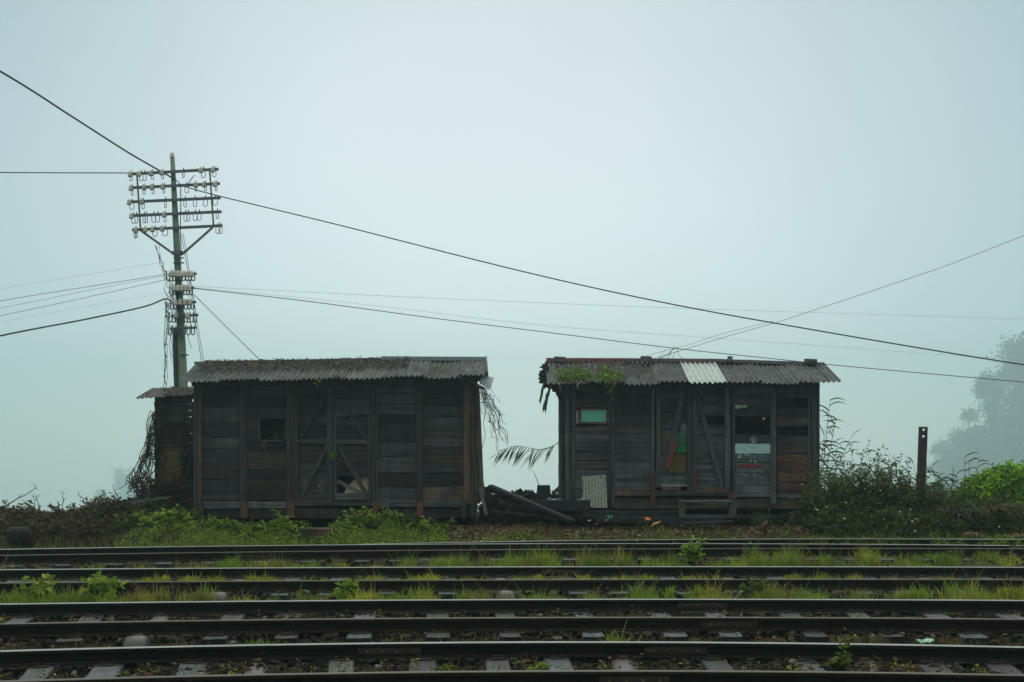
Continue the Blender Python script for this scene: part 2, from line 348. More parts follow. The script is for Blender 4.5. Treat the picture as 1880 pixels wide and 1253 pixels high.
def make_rail(k):
    f = RF[k]; x0 = -40.; x1 = 40.
    if k == 'I': x0 = X(660, 26.3)
    xs_ = np.linspace(x0, x1, 161); yy = f(xs_); dy = np.gradient(yy, xs_)
    t = thing('rail', RLAB[k], 'rail', (0 if k != 'I' else x0, float(f(x0 if k == 'I' else 0)), -.142), 'rails of the station tracks')
    zo = {'H': 0, 'I': .0}.get(k, 0)
    prof = HEAD; n = len(prof)
    def sweep(idx, closed):
        pr = [prof[i] for i in idx]; m = len(pr); v = []; fc = []
        for x, y, d in zip(xs_, yy, dy):
            l = math.hypot(1, d); nxx, nyy = -d/l, 1/l
            for a_, b_ in pr: v.append((x+nxx*a_, y+nyy*a_, zo+b_))
        for i in range(len(xs_)-1):
            for q in range(m if closed else m-1):
                p0 = i*m+q; p1 = i*m+(q+1) % m; fc.append((p0, p1, p1+m, p0+m))
        return v, fc
    mb = MB(); v, fc = sweep(list(range(3, 14))+[0], False); c = (.011, .010, .010) if k in 'BDF' else (.016, .011, .009)
    mb.add(v, fc, c); mb.build('rail_web', M['rail'], t)
    mb = MB(); v, fc = sweep([0, 1, 2, 3], False); shiny = k in 'BDFHI'
    mb.add(v, fc, (.24, .26, .26) if shiny else (.06, .045, .036)); mb.build('rail_head', M['shine' if shiny else 'dull'], t)
    return t
railT = {k: make_rail(k) for k in 'ABCDEFGHI'}
# joint plates with bolt heads
def plate(k, px, n=4, col=(.028, .016, .012)):
    f = RF[k]; Y0 = float(f(0)); x = X(px, Y0); Yx = float(f(x)); t = railT[k]
    d = float(f(x+.1)-f(x-.1))/.2
    mb = MB(); mb.pbox((x-.3, Yx-.022-d*.3, -.08), (x+.3, Yx-.022+d*.3, -.08), .07, .022, col, up=(0, 1, 0)); fp = mb.build('fishplate', M['rust'], t, bevel=.004)
    for i in range(n):
        mb = MB(); xx = x-.21+i*.42/(n-1); mb.lathe((xx, float(f(xx))-.034, -.08), [(.014, 0), (.014, -.014), (.009, -.018)], 6, (.07, .06, .052), axis=(0, 1, 0)); mb.build('bolt', M['rust'], fp)
for k, px in (('F', 1032), ('D', 1290), ('C', 1340), ('B', 1240), ('B', 716), ('A', 1165), ('E', 300), ('G', 480)): plate(k, px)

# ------------------------------------------------------------------ sleepers
def wood_sleeper(Lh, rails, col, notch):
    t = thing('wooden_sleeper', 'x', 'sleeper', (0, 0, 0))
    mb = MB(); n = 12
    v = []; 
    ysl = np.linspace(-Lh, Lh, n)
    for y in ysl:
        dz = rnd(-.006, .004); 
        for x_, z_ in ((-.125, -.14), (-.125, -.012), (-.112, 0), (-.04, rnd(-.008, 0)), (.03, rnd(-.006, .001)), (.112, 0), (.125, -.012), (.125, -.14)): v.append((x_+rnd(-.004, .004), y, z_+dz))
    fc = []
    for i in range(n-1):
        for q in range(7): p = i*8+q; fc.append((p, p+1, p+9, p+8))
    fc.append(tuple(range(8))[::-1]); fc.append(tuple(range((n-1)*8, n*8)))
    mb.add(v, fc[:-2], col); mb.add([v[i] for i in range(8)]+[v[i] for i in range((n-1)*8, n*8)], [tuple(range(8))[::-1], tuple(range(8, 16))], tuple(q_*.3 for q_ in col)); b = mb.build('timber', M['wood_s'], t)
    for y in rails:
        mb = MB(); c = (.018, .012, .010)
        mb.box(-.08, .08, y-.15, y+.15, .001, .009, c); 
        for q_ in (-1, 1):
            for u_ in (-.045, .045): mb.box(u_-.014, u_+.014, y+q_*.088-.022, y+q_*.088+.022, .007, .032, c, .004)
        mb.build('rail_chair', M['rust'], t, bevel=.006)
    return t
def steel_sleeper(Lh, rails):
    t = thing('steel_sleeper', 'x', 'sleeper', (0, 0, 0))
    mb = MB(); st_ = [(-Lh-.02, -.17, .10), (-Lh, -.09, .125), (-Lh+.04, -.02, .135), (-Lh+.10, .02, .14), (-Lh+.22, .025, .14), (-Lh+.45, 0, .13), (0, 0, .13), (Lh-.45, 0, .13), (Lh-.22, .025, .14), (Lh-.10, .02, .14), (Lh-.04, -.02, .135), (Lh, -.09, .125), (Lh+.02, -.17, .1)]
    cs = [(-1, -.13), (-.92, -.05), (-.75, -.012), (-.35, 0), (.35, 0), (.75, -.012), (.92, -.05), (1, -.13)]
    v = [(a_*w_, y, z+b_) for y, z, w_ in st_ for a_, b_ in cs]; fc = []
    for i in range(len(st_)-1):
        for q in range(7): p = i*8+q; fc.append((p, p+1, p+9, p+8))
    mb.add(v, fc, (.048, .044, .046), True); b = mb.build('steel_trough', M['dull2'], t)
    for y in rails:
        mb = MB(); c = (.06, .028, .02)
        mb.box(-.06, .06, y-.14, y+.14, -.004, .006, c); mb.box(-.04, .04, y-.13, y-.072, .004, .03, c, .004); mb.box(-.04, .04, y+.072, y+.13, .004, .03, c, .004)
        mb.build('rail_clip', M['rust'], t, bevel=.006)
    return t
M['dull2'] = mat('pressed_steel', .5, (14, 5, 14), .6, 1.4, bump=.15, metal=.1, spec=.45, blotch=.6, blotch_col=(.07, .032, .024), bscale=4)
TR = [('A', 'B', 'nearest', [(-60, 'w'), (88, 'w'), (203, 'w'), (360, 'w'), (474, 's'), (628, 'w'), (776, 'w'), (915, 'w'), (1032, 'w'), (1150, 's'), (1327, 'w'), (1497, 'w'), (1608, 's'), (1722, 'w'), (1846, 'w')]),
      ('C', 'D', 'second', [(45, 'w'), (172, 'w'), (291, 's'), (424, 'w'), (538, 'w'), (668, 'w'), (804, 'w'), (930, 'w'), (1077, 'w'), (1220, 'w'), (1322, 'w'), (1465, 'w'), (1594, 'w'), (1737, 'w'), (1872, 'w')]),
      ('E', 'F', 'third', [(25, 'w'), (122, 'w'), (222, 'w'), (318, 'w'), (430, 's'), (532, 'w'), (618, 'w'), (718, 'w'), (822, 'w'), (922, 's'), (1048, 'w'), (1126, 'w'), (1238, 'w'), (1350, 's'), (1440, 'w'), (1550, 'w'), (1616, 'w'), (1722, 's'), (1832, 'w')]),
      ('G', 'H', 'fourth', [(80, 'w'), (160, 'w'), (245, 'w'), (326, 'w'), (404, 'w'), (484, 'w'), (575, 'w'), (665, 'w'), (728, 'w'), (818, 'w'), (907, 'w'), (975, 'w'), (1040, 'w'), (1105, 'w'), (1170, 'w'), (1245, 'w'), (1325, 'w'), (1400, 'w'), (1468, 'w'), (1540, 'w'), (1605, 'w'), (1668, 'w'), (1740, 'w'), (1808, 'w')])]
ORD = ['first', 'second', 'third', 'fourth', 'fifth', 'sixth', 'seventh', 'eighth', 'ninth', 'tenth', 'eleventh', 'twelfth', 'thirteenth', 'fourteenth', 'fifteenth', 'sixteenth', 'seventeenth', 'eighteenth', 'nineteenth', 'twentieth', 'twenty-first', 'twenty-second', 'twenty-third', 'twenty-fourth', 'twenty-fifth']
SLX = {}
for a_, b_, nm_, lst in TR:
    f0, f1 = RF[a_], RF[b_]; yc = (float(f0(0))+float(f1(0)))/2; hg = (float(f1(0))-float(f0(0)))/2; Lh = hg+.43
    protos = {}
    cnt = {'w': 0, 's': 0}; SLX[nm_] = []
    for px, ty in lst:
        x = X(px, yc); y = float(f0(x)+f1(x))/2
        if px < 0 or px > 1880: lab_pos = None
        key = ty if ty == 's' else 'w%d' % random.randint(0, 2)
        if key not in protos:
            c_ = {'w0': (.056, .063, .070), 'w1': (.035, .039, .042), 'w2': (.018, .020, .021)}.get(key)
            protos[key] = steel_sleeper(Lh, (-hg, hg)) if ty == 's' else wood_sleeper(Lh, (-hg, hg), c_, 0); o = protos[key]
        else: o = copy_tree(protos[key])
        o.location = (x, y, -.145 if ty == 'w' else -.150); d_ = float(f0(x+.1)-f0(x-.1))/.2; o.rotation_euler = (0, 0, math.atan(d_)+rnd(-.03, .03)); o.scale.x = rnd(.9, 1.08)
        if ty == 's': o.scale.x = 1.0
        SLX[nm_].append((x, y)); i = cnt[ty]; cnt[ty] += 1
        if ty == 's': lab = 'rusty pressed steel sleeper, %s steel one from the left of the %s track' % (ORD[i], nm_); 
        else: lab = 'weathered grey wooden sleeper, %s wooden one from the left under the %s track' % (ORD[i], nm_)
        tag(o, lab, 'sleeper', ('pressed steel sleepers' if ty == 's' else 'wooden sleepers') + ' under the %s track' % nm_)

# ------------------------------------------------------------------ corrugated sheets
def corr(mb, A, B, C_, D_, per, amp, col, nv=6, ragged=0, sagz=0, th=.006):
    """A,B lower edge left/right; C,D upper edge left/right; waves run across"""
    A, B, C_, D_ = map(Vector, (A, B, C_, D_)); wdt = (B-A).length; nu = max(8, int(wdt/per*8)); nrm = (B-A).cross(C_-A).normalized()
    ph = rnd(0, 6.28); rag = [rnd(0, ragged) for _ in range(nu+1)]
    vs = []
    for side in (0, 1):
        for j in range(nv+1):
            t = j/nv
            for i in range(nu+1):
                s_ = i/nu; tt = t if j else rag[i]
                p = (A*(1-s_)+B*s_)*(1-tt) + (C_*(1-s_)+D_*s_)*tt
                p = p + nrm*(amp*math.sin(ph+s_*wdt/per*2*math.pi) - side*th) + Vector((0, 0, -sagz*math.sin(math.pi*s_)))
                vs.append(p)
    m = nu+1; K = m*(nv+1); fs = []
    for j in range(nv):
        for i in range(nu):
            a = j*m+i; fs.append((a, a+1, a+m+1, a+m)); fs.append((a+K, a+K+m, a+K+m+1, a+K+1))
    for i in range(nu): fs.append((i, i+K, i+K+1, i+1)); a = nv*m+i; fs.append((a, a+1, a+1+K, a+K))
    for j in range(nv):
        a = j*m; fs.append((a, a+m, a+m+K, a+K)); a = j*m+nu; fs.append((a, a+K, a+m+K, a+m))
    mb.add(vs, fs, col)

def roof(t, x0, x1, ye, ze0, ze1, yr, zr0, zr1, yb, cuts, cols, per=.105, amp=.02, nm='roof_sheet', special=None):
    """front slope in separate overlapping sheets, then one rear slope"""
    def L(a, b, x): return a+(b-a)*(x-x0)/(x1-x0)
    xs_ = [x0]+cuts+[x1]
    for i in range(len(xs_)-1):
        a, b = xs_[i], xs_[i+1]; ov = .05 if i else 0
        mb = MB(); e = rnd(-.08, .05); lift = .012*(i % 2); c = cols[i % len(cols)]; mt = M['sheet']; lab = None
        if special and i in special: c, mt, e, lab = special[i]; lift = .035
        corr(mb, (a-ov, ye+e, L(ze0, ze1, a)+lift-rnd(0, .015)+e*.4), (b, ye+e, L(ze0, ze1, b)+lift+e*.4), (a-ov, yr, L(zr0, zr1, a)+lift), (b, yr, L(zr0, zr1, b)+lift), per, amp, c, ragged=.05, sagz=rnd(-.01, .025))
        o = mb.build(nm, mt, t)
        if lab: o['label'] = lab
    mb = MB(); corr(mb, (x1, yb, L(ze0, ze1, x1)), (x0, yb, L(ze0, ze1, x0)), (x1, yr, zr1), (x0, yr, zr0), per, amp, cols[0]); mb.build('rear_roof_sheet', M['sheet'], t)

# generic pixel box on a wall plane
def pb(mb, x0, x1, y0, y1, Yf, dep, col, j=0.0):
    """px rectangle at plane Yf, extends dep backwards"""
    mb.box(X(x0, Yf), X(x1, Yf), Yf, Yf+dep, Z(y1, Yf), Z(y0, Yf), col, j)
def part_box(name, t, x0, x1, y0, y1, Yf, dep, col, m='wood_v', j=.004, lab=None, bevel=.004):
    mb = MB(); pb(mb, x0, x1, y0, y1, Yf, dep, col, j); o = mb.build(name, M[m], t, bevel=bevel)
    if lab: o['label'] = lab
    return o
def part_bar(name, t, a, b, wpx, Yf, dep, col, m='wood_v', lab=None):
    mb = MB(); s_ = Yf/F; mb.pbox(P(a[0], a[1], Yf), P(b[0], b[1], Yf), wpx*s_, dep, col); o = mb.build(name, M[m], t, bevel=.003)
    if lab: o['label'] = lab
    return o
def planks(t, name, px0, px1, rows, Yf, cols, dep=.03, holes=(), mt='wood_h', over=None):
    """horizontal boards filling px0..px1; rows = list of y edges; holes = (x0,x1,y0,y1)"""
    mb = MB(); s_ = F/Yf
    for i in range(len(rows)-1):
        y0, y1 = rows[i]+.45, rows[i+1]-.45
        segs = [(px0, px1)]
        for h in holes:
            if h[2] < y1-1.5 and h[3] > y0+1.5:
                ns = []
                for a, b in segs:
                    if h[0] > a+1: ns.append((a, min(b, h[0])))
                    if h[1] < b-1: ns.append((max(a, h[1]), b))
                    if h[1] <= a or h[0] >= b: ns.append((a, b))
                segs = ns
        for a, b in segs:
            c = vary(random.choice(cols), .22)
            if over:
                for (ox0, ox1, oy0, oy1, oc) in over:
                    if oy0 <= (y0+y1)/2 <= oy1 and a < ox1 and b > ox0: c = vary(oc, .08)
            of = rnd(-.016, .012); sg = rnd(-.35, .35); 
            mb.box(X(a, Yf), X(b, Yf), Yf+of, Yf+dep+of, Z(y1+rnd(-.5, .3), Yf), Z(y0+sg*.5, Yf), c, .006)
    return mb.build(name, M[mt], t)
def rowsof(y0, y1, st):
    r = [y0]
    while r[-1]+st*1.3 < y1: r.append(r[-1]+st*rnd(.85, 1.15))
    r.append(y1); return r
def wheel(t, px, Yw, zc, r=.42):
    x = X(px, 30); mb = MB()
    prof = [(r+.03, 0), (r+.03, .03), (r, .035), (r-.01, .12), (r-.09, .12), (r-.1, .07), (.12, .06), (.1, -.05), (r-.1, .0)]
    mb.lathe((x, Yw, zc), prof, 28, (.02, .017, .015), axis=(0, 1, 0)); return mb.build('wheel', M['rust'], t)
def axlebox(t, px, Yf, ytop):
    c = (.07, .035, .025); mb = MB(); x = X(px, Yf); z = Z(ytop, Yf)
    for i in range(5): mb.box(x-.32+i*.05, x+.32-i*.05, Yf, Yf+.08, z-.03-.018*i, z-.015-.018*i, c)
    mb.box(x-.1, x+.1, Yf-.02, Yf+.12, z-.30, z-.10, c, .008); mb.box(x-.05, x+.05, Yf-.05, Yf-.02, z-.26, z-.14, (.09, .045, .03), .005)
    mb.box(x-.14, x-.1, Yf, Yf+.05, z-.3, z, c); mb.box(x+.1, x+.14, Yf, Yf+.05, z-.3, z, c)
    return mb.build('axle_box', M['rust'], t, bevel=.005)

GREY = [(.030, .029, .033), (.020, .019, .022), (.042, .041, .046), (.015, .014, .016), (.044, .032, .026), (.060, .059, .062), (.026, .021, .020)]
BRN = (.055, .032, .024); RST = (.11, .05, .036); LGR = (.075, .08, .09); MID = (.045, .045, .05)
Yf = 30.0
# ------------------------------------------------------------------ wagon 1
w1 = thing('goods_wagon', 'derelict dark timber goods wagon with rusty roof litter, left of the pair', 'wagon', (X(615, 30), 31.2, -.02), 'derelict wooden goods wagons')
rw = lambda s=15: rowsof(706, 919, s)
planks(w1, 'plank_wall', 366, 444, [706, 727, 748, 775, 803, 824, 852, 881, 905, 919], Yf, GREY, over=[(366, 444, 905, 919, (.05, .052, .056)), (366, 444, 860, 880, (.035, .027, .024))])
planks(w1, 'plank_wall', 450, 530, [706, 728, 748, 768, 790, 808, 826, 842, 862, 880, 900, 919], Yf, GREY, holes=[(477, 522, 768, 808)], over=[(450, 530, 828, 840, (.05, .035, .03))])
planks(w1, 'plank_wall', 544, 684, [706, 725, 745, 763, 784, 806, 828, 850, 874, 896, 919], Yf+.05, GREY, holes=[(622, 676, 876, 905)])
planks(w1, 'plank_wall', 690, 768, [706, 722, 742, 761, 782, 812, 838, 868, 894, 919], Yf, GREY, over=[(690, 768, 724, 760, (.062, .068, .07)), (690, 768, 896, 919, (.05, .054, .06))])
planks(w1, 'plank_wall', 776, 852, [706, 728, 745, 765, 790, 805, 820, 836, 852, 870, 894, 919], Yf, GREY, over=[(776, 852, 896, 919, (.10, .068, .06)), (776, 852, 750, 790, (.045, .05, .052))])
# siding over the right door leaf
mb = MB(); 
for i in range(6): pb(mb, 612, 682, 705+i*9.9, 715.5+i*9.9, Yf+.02-i*.0, .03, vary((.045, .047, .055), .12), .006)
mb.build('lapped_siding', M['wood_h'], w1)
# frame posts
for x0, x1, y0, y1, c, yf in ((355, 361, 704, 956, MID, -.05), (361.5, 370, 706, 922, RST, -.07), (441, 447, 706, 950, MID, -.06), (447.4, 453, 706, 950, BRN, -.05), (526, 533, 706, 950, MID, -.06), (533.4, 541, 706, 925, BRN, -.05),
                          (541.5, 547, 706, 921, MID, -.03), (600, 611, 706, 925, MID, -.04), (683, 688.5, 706, 950, MID, -.06), (689, 694, 706, 920, MID, -.04), (765, 770.5, 706, 950, MID, -.06), (771, 777, 706, 925, BRN, -.05),
                          (851, 863, 704, 925, (.105, .06, .042), -.06), (864, 870, 700, 950, (.05, .043, .04), -.02)):
    part_box('frame_post', w1, x0, x1, y0, y1, Yf+yf, .07, c)
for x0, x1, c in ((443, 454, RST), (527, 541, RST), (684, 695, RST), (766, 777, (.14, .045, .038))): part_box('post_foot', w1, x0, x1, 921, 951, Yf-.08, .06, c, 'rust')
part_box('corner_shoe', w1, 358, 372, 921, 958, Yf-.10, .1, (.05, .038, .035), 'rust'); part_box('corner_shoe', w1, 846, 856, 918, 952, Yf-.10, .1, (.03, .03, .032), 'rust')
# sill rails
part_box('sill_rail', w1, 371, 526, 921, 934, Yf-.03, .08, (.10, .105, .115), 'wood_h'); part_box('sill_rail', w1, 541, 684, 920, 929, Yf-.02, .08, (.05, .045, .045), 'wood_h')
part_box('sill_rail', w1, 695, 847, 919, 931, Yf-.03, .08, (.08, .08, .085), 'wood_h')
part_box('sole_bar', w1, 364, 868, 934, 951, Yf+.04, .14, (.040, .034, .032), 'wood_h', j=.01)
part_box('top_rail', w1, 352, 876, 699, 709, Yf-.04, .1, (.022, .023, .025), 'wood_h', j=.01)
# door leaves
d1 = part_box('door_frame_rail', w1, 546, 601, 807, 815, Yf-.02, .05, (.06, .055, .055), 'wood_h'); part_box('door_frame_rail', w1, 548, 600, 911, 921, Yf-.015, .05, MID, 'wood_h')
part_bar('brace', w1, (551, 803), (594, 738), 9, Yf-.01, .04, (.022, .022, .025)); part_bar('brace', w1, (603, 816), (553, 912), 6.5, Yf-.01, .04, (.062, .055, .052))
part_box('door_stile', w1, 612, 618, 764, 918, Yf-.02, .05, (.075, .07, .07)); part_box('door_stile', w1, 675, 682, 757, 920, Yf-.02, .05, (.065, .042, .036))
part_bar('door_frame_rail', w1, (612, 764), (680, 758), 5, Yf-.015, .05, (.07, .068, .07), 'wood_h'); part_box('door_frame_rail', w1, 618, 676, 808, 816, Yf-.01, .04, (.075, .066, .06), 'wood_h')
part_box('door_frame_rail', w1, 616, 676, 906, 918, Yf-.02, .05, (.11, .115, .12), 'wood_h')
part_bar('brace', w1, (644, 766), (674, 806), 6, Yf+.0, .04, (.05, .048, .05)); part_bar('brace', w1, (622, 820), (676, 914), 8, Yf-.012, .04, (.06, .052, .05)); part_bar('brace', w1, (620, 884), (674, 912), 7, Yf+.01, .03, (.11, .1, .105))
part_bar('door_handle', w1, (594, 876), (602, 884), 2, Yf-.05, .02, (.09, .09, .09), 'rust')
# window frame
fr = part_box('window_frame', w1, 474, 478, 766, 812, Yf-.02, .05, (.05, .05, .052)); part_box('window_frame', w1, 478, 524, 765, 769.5, Yf-.02, .05, (.03, .03, .033), 'wood_h'); part_box('window_frame', w1, 478, 524, 808, 812, Yf-.03, .06, (.035, .036, .04), 'wood_h')
# end walls, back, floor
def shell(t, pl, pr, ztop, y1=32.35):
    xl, xr = X(pl, 30), X(pr, 30)
    for nm_, xx in (('end_wall', xl), ('end_wall', xr-.04)):
        mb = MB(); n = 14
        for i in range(n):
            za = .27+(ztop-.27)*i/n; mb.box(xx+rnd(-.006, .006), xx+.04, 30.04, y1, za, za+(ztop-.27)/n-.001, vary((.035, .03, .03), .2))
        mb.build(nm_, M['wood_h'], t)
    mb = MB(); mb.box(xl, xr, y1, y1+.04, .2, ztop+.14, (.03, .03, .03)); mb.build('rear_wall', M['wood_h'], t)
    mb = MB(); mb.box(xl+.05, xr-.05, 30.06, y1-.01, .22, .3, (.03, .03, .03)); mb.build('wagon_floor', M['wood_h'], t)
shell(w1, 358, 872, 3.06)
# tilted corner boards on the right
mb = MB(); mb.pbox(P(871, 705, 30.1), P(878, 925, 30.1), .05, .06, (.05, .036, .03)); mb.pbox(P(875, 708, 30.2), P(884, 915, 30.2), .12, .05, (.14, .10, .07)); mb.build('corner_board', M['wood_v'], w1)
mb = MB(); mb.pbox(P(881, 895, 30.0), P(893, 946, 29.9), .07, .03, (.13, .12, .115)); mb.pbox(P(878, 830, 30.05), P(890, 905, 30.0), .03, .02, (.13, .11, .1)); mb.build('split_board', M['wood_v'], w1)
for px in (440, 745):
    wheel(w1, px, 30.45, .3); wheel(w1, px, 31.9, .3)
axlebox(w1, 740, 30.12, 949); axlebox(w1, 440, 30.12, 949)
# roof
rc = [(.066, .076, .080), (.054, .060, .064), (.078, .086, .088), (.062, .068, .062), (.10, .11, .112)]
roof(w1, -6.87, -.55, 29.5, Z(700.5, 29.5), Z(690, 29.5), 31.2, Z(667, 31.2), Z(659, 31.2), 32.9, [-6.0, -5.2, -4.35, -3.45, -2.6, -1.75, -1.05], rc)
mb = MB(); mb.pbox(P(358, 667, 31.2), P(700, 659.5, 31.2), .05, .18, (.12, .13, .135)); mb.pbox(P(700, 658.5, 31.15), P(892, 659.5, 31.15), .085, .2, (.26, .30, .32)); mb.build('ridge_cap', M['tin'], w1)
mb = MB(); mb.pbox(P(893, 658, 31.1), P(895, 687, 30.2), .03, .1, (.12, .13, .13)); mb.build('barge_board', M['wood_v'], w1)
mb = MB(); mb.pbox(P(852, 694, 29.7), P(884, 688, 30.3), .05, .2, (.10, .10, .095)); mb.pbox(P(862, 700, 29.8), P(888, 714, 30), .06, .06, (.14, .09, .07)); mb.build('broken_eave_board', M['wood_h'], w1)
mb = MB(); corr(mb, P(880, 704, 29.9), P(900, 716, 29.8), P(886, 688, 30.4), P(907, 694, 30.3), .07, .012, (.30, .33, .34), nv=3); o = mb.build('torn_roof_sheet', M['tin'], w1); o['label'] = 'small torn pale sheet hanging off the roof corner'
# things inside the broken door and on the wall
mb = MB(); mb.add([P(630, 909, 30.10), P(675, 910, 30.10), P(675, 872, 30.16), P(652, 880, 30.2), P(636, 896, 30.16), P(630, 909, 30.12), P(675, 910, 30.12), P(675, 872, 30.18), P(653, 880, 30.22), P(637, 896, 30.18)], [(0, 1, 2, 3, 4), (9, 8, 7, 6, 5), (0, 4, 9, 5), (4, 3, 8, 9), (3, 2, 7, 8), (2, 1, 6, 7)], (.62, .46, .34))
tag(mb.build('cardboard_sheet', M['paint'], None, P(655, 915, 30.5)), 'bent tan cardboard sheet inside the broken wagon door', 'cardboard')

# ------------------------------------------------------------------ wagon 2
w2 = thing('goods_wagon', 'derelict grey plank goods wagon with teal window and painted boards, right of the pair', 'wagon', (X(1268, 30), 31.2, -.02), 'derelict wooden goods wagons')
G2 = [(.060, .058, .068), (.046, .044, .054), (.084, .082, .095), (.034, .033, .040), (.064, .050, .048)]
planks(w2, 'plank_wall', 1044, 1120, [706, 724, 744, 762, 782, 796, 812, 830, 846, 862, 880, 898, 915], Yf, G2, holes=[(1060, 1118, 749, 780)], over=[(1044, 1120, 864, 915, (.075, .078, .085))])
planks(w2, 'plank_wall', 1127, 1197, [706, 724, 744, 762, 782, 797, 814, 830, 847, 863, 881, 898, 911], Yf, G2, over=[(1127, 1197, 800, 840, (.05, .052, .06)), (1127, 1197, 848, 898, (.085, .095, .105)), (1127, 1197, 899, 912, (.14, .085, .075)), (1127, 1197, 724, 760, (.033, .042, .044))])
planks(w2, 'plank_wall', 1213, 1264, rowsof(706, 893, 17), Yf+.04, G2, over=[(1213, 1264, 866, 893, (.07, .09, .09))])
planks(w2, 'plank_wall', 1279, 1332, [706, 724, 745, 762, 781, 798, 816, 834, 852, 868, 884, 903], Yf+.03, G2, holes=[(1290, 1332, 763, 780)], over=[(1279, 1332, 850, 903, (.075, .08, .09))])
planks(w2, 'plank_wall', 1350, 1417, [706, 722, 731, 748, 764, 782, 798, 816, 832, 850, 868, 886, 913], Yf, G2, holes=[(1349, 1417, 765, 797)], over=[(1350, 1417, 833, 850, (.075, .12, .13)), (1350, 1417, 851, 868, (.13, .15, .165)), (1350, 1417, 869, 913, (.105, .115, .125)), (1350, 1417, 799, 814, (.03, .033, .038))])
planks(w2, 'plank_wall', 1427, 1491, [706, 731, 749, 766, 783, 799, 816, 833, 850, 867, 886, 903, 914], Yf, G2, holes=[(1427, 1484, 732, 748), (1427, 1484, 783, 797)], over=[(1427, 1491, 833, 850, (.12, .045, .03)), (1427, 1491, 851, 866, (.085, .04, .03)), (1427, 1491, 867, 885, (.15, .065, .045)), (1427, 1491, 886, 902, (.09, .045, .045)), (1427, 1491, 903, 915, (.075, .078, .085))])
for x0, x1, y0, y1, c, yf in ((1037, 1045, 708, 925, (.075, .085, .09), -.06), (1049, 1056, 716, 918, (.06, .062, .07), -.04), (1027, 1033, 740, 915, (.10, .07, .055), .12), (1118, 1122.5, 712, 932, (.04, .04, .045), -.05), (1123, 1128, 712, 935, (.06, .062, .07), -.06),
                          (1196, 1202, 712, 875, (.085, .09, .098), -.07), (1205, 1213, 712, 895, (.08, .085, .09), -.03), (1262, 1270, 712, 900, (.045, .047, .055), -.04), (1271.5, 1279, 712, 905, (.065, .065, .072), -.06),
                          (1331, 1341, 710, 897, (.09, .095, .108), -.06), (1344, 1350, 708, 915, (.045, .047, .053), -.03), (1415, 1425, 712, 928, (.075, .088, .092), -.06), (1484, 1489, 710, 915, (.06, .063, .068), -.02), (1491, 1499, 704, 918, (.05, .052, .06), -.05), (1499, 1505, 702, 930, (.04, .04, .047), -.03)):
    part_box('frame_post', w2, x0, x1, y0, y1, Yf+yf, .07, c)
part_box('post_foot', w2, 1195, 1204, 866, 928, Yf-.08, .07, (.09, .034, .03), 'rust'); part_box('post_foot', w2, 1269, 1279, 862, 908, Yf-.08, .05, (.07, .04, .035), 'rust'); part_box('post_foot', w2, 1416, 1425, 905, 926, Yf-.08, .03, (.10, .11, .115), 'rust')
part_box('post_foot', w2, 1338, 1350, 905, 925, Yf-.07, .07, (.09, .06, .055), 'rust')
part_box('sill_rail', w2, 1204, 1340, 902, 911, Yf-.05, .1, (.045, .042, .042), 'wood_h', j=.012); part_box('sill_rail', w2, 1216, 1250, 893, 901, Yf-.03, .06, (.13, .055, .045), 'rust', j=.01); part_box('sill_rail', w2, 1292, 1338, 895, 903, Yf-.03, .06, (.12, .055, .05), 'rust', j=.01)
part_box('sole_bar', w2, 1040, 1500, 915, 934, Yf+.05, .14, (.075, .06, .048), 'wood_h', j=.01)
part_box('top_rail', w2, 1030, 1506, 701, 710, Yf-.04, .1, (.022, .023, .025), 'wood_h', j=.01)
part_box('sill_strip', w2, 1214, 1262, 890.5, 893, Yf-.02, .03, (.30, .31, .31), 'paint')
part_bar('brace', w2, (1253, 722), (1228, 842), 10, Yf-.02, .05, (.065, .06, .065)); o = part_bar('brace', w2, (1240, 812), (1224, 860), 9, Yf-.025, .05, (.19, .04, .036), 'paint', 'lower end of the brace painted red')
part_bar('brace', w2, (1282, 736), (1326, 896), 8, Yf-.02, .05, (.07, .072, .08)); part_bar('brace', w2, (1290, 730), (1278, 700), 6, Yf-.02, .05, (.05, .05, .055))
# painted patches on the door boards: thin boards of their own
def patch(px, col, yo, nm_='painted_board', lab=None):
    big = nm_ == 'pale_board'; n = len(px); mb = MB(); vs = [P(a, b, Yf+yo) for a, b in px]+[P(a, b, Yf+yo+.015) for a, b in px]
    mb.add(vs, [tuple(range(n)), tuple(range(n, 2*n))[::-1]]+[(i, i+n, (i+1) % n+n, (i+1) % n) for i in range(n)], col); o = mb.build(nm_, M['paint' if big else 'oldpaint'], w2)
    if lab: o['label'] = lab
for px, c, lb in (([(1241, 796), (1262, 796), (1262, 812), (1237, 812)], (.035, .20, .09), 'green painted door board'), ([(1237, 813), (1262, 813), (1262, 831), (1232, 831)], (.02, .17, .055), 'dark green painted door board'), ([(1235, 836), (1260, 836), (1258, 869), (1228, 869)], (.13, .085, .022), 'ochre painted door board'),
                ([(1214, 797), (1232, 797), (1228, 815), (1214, 815)], (.11, .075, .028), 'ochre faded door board'), ([(1214, 816), (1227, 816), (1222, 834), (1214, 834)], (.08, .062, .04), None), ([(1252, 780), (1262, 780), (1262, 796), (1247, 796)], (.15, .18, .20), 'pale grey door board'), ([(1221, 771), (1234, 771), (1234, 778), (1221, 778)], (.09, .055, .035), None)):
    patch(px, c, .022, lab=lb)
patch([(1348.5, 815), (1416.5, 815), (1416.5, 833), (1348.5, 833)], (.50, .66, .64), -.02, 'pale_board', 'pale teal white board across the bay')
patch([(1349, 746), (1352, 744), (1371, 744), (1372, 748), (1351, 751), (1349, 752)], (.55, .56, .42), -.015, 'cream_splinter', 'cream strip of splintered wood')
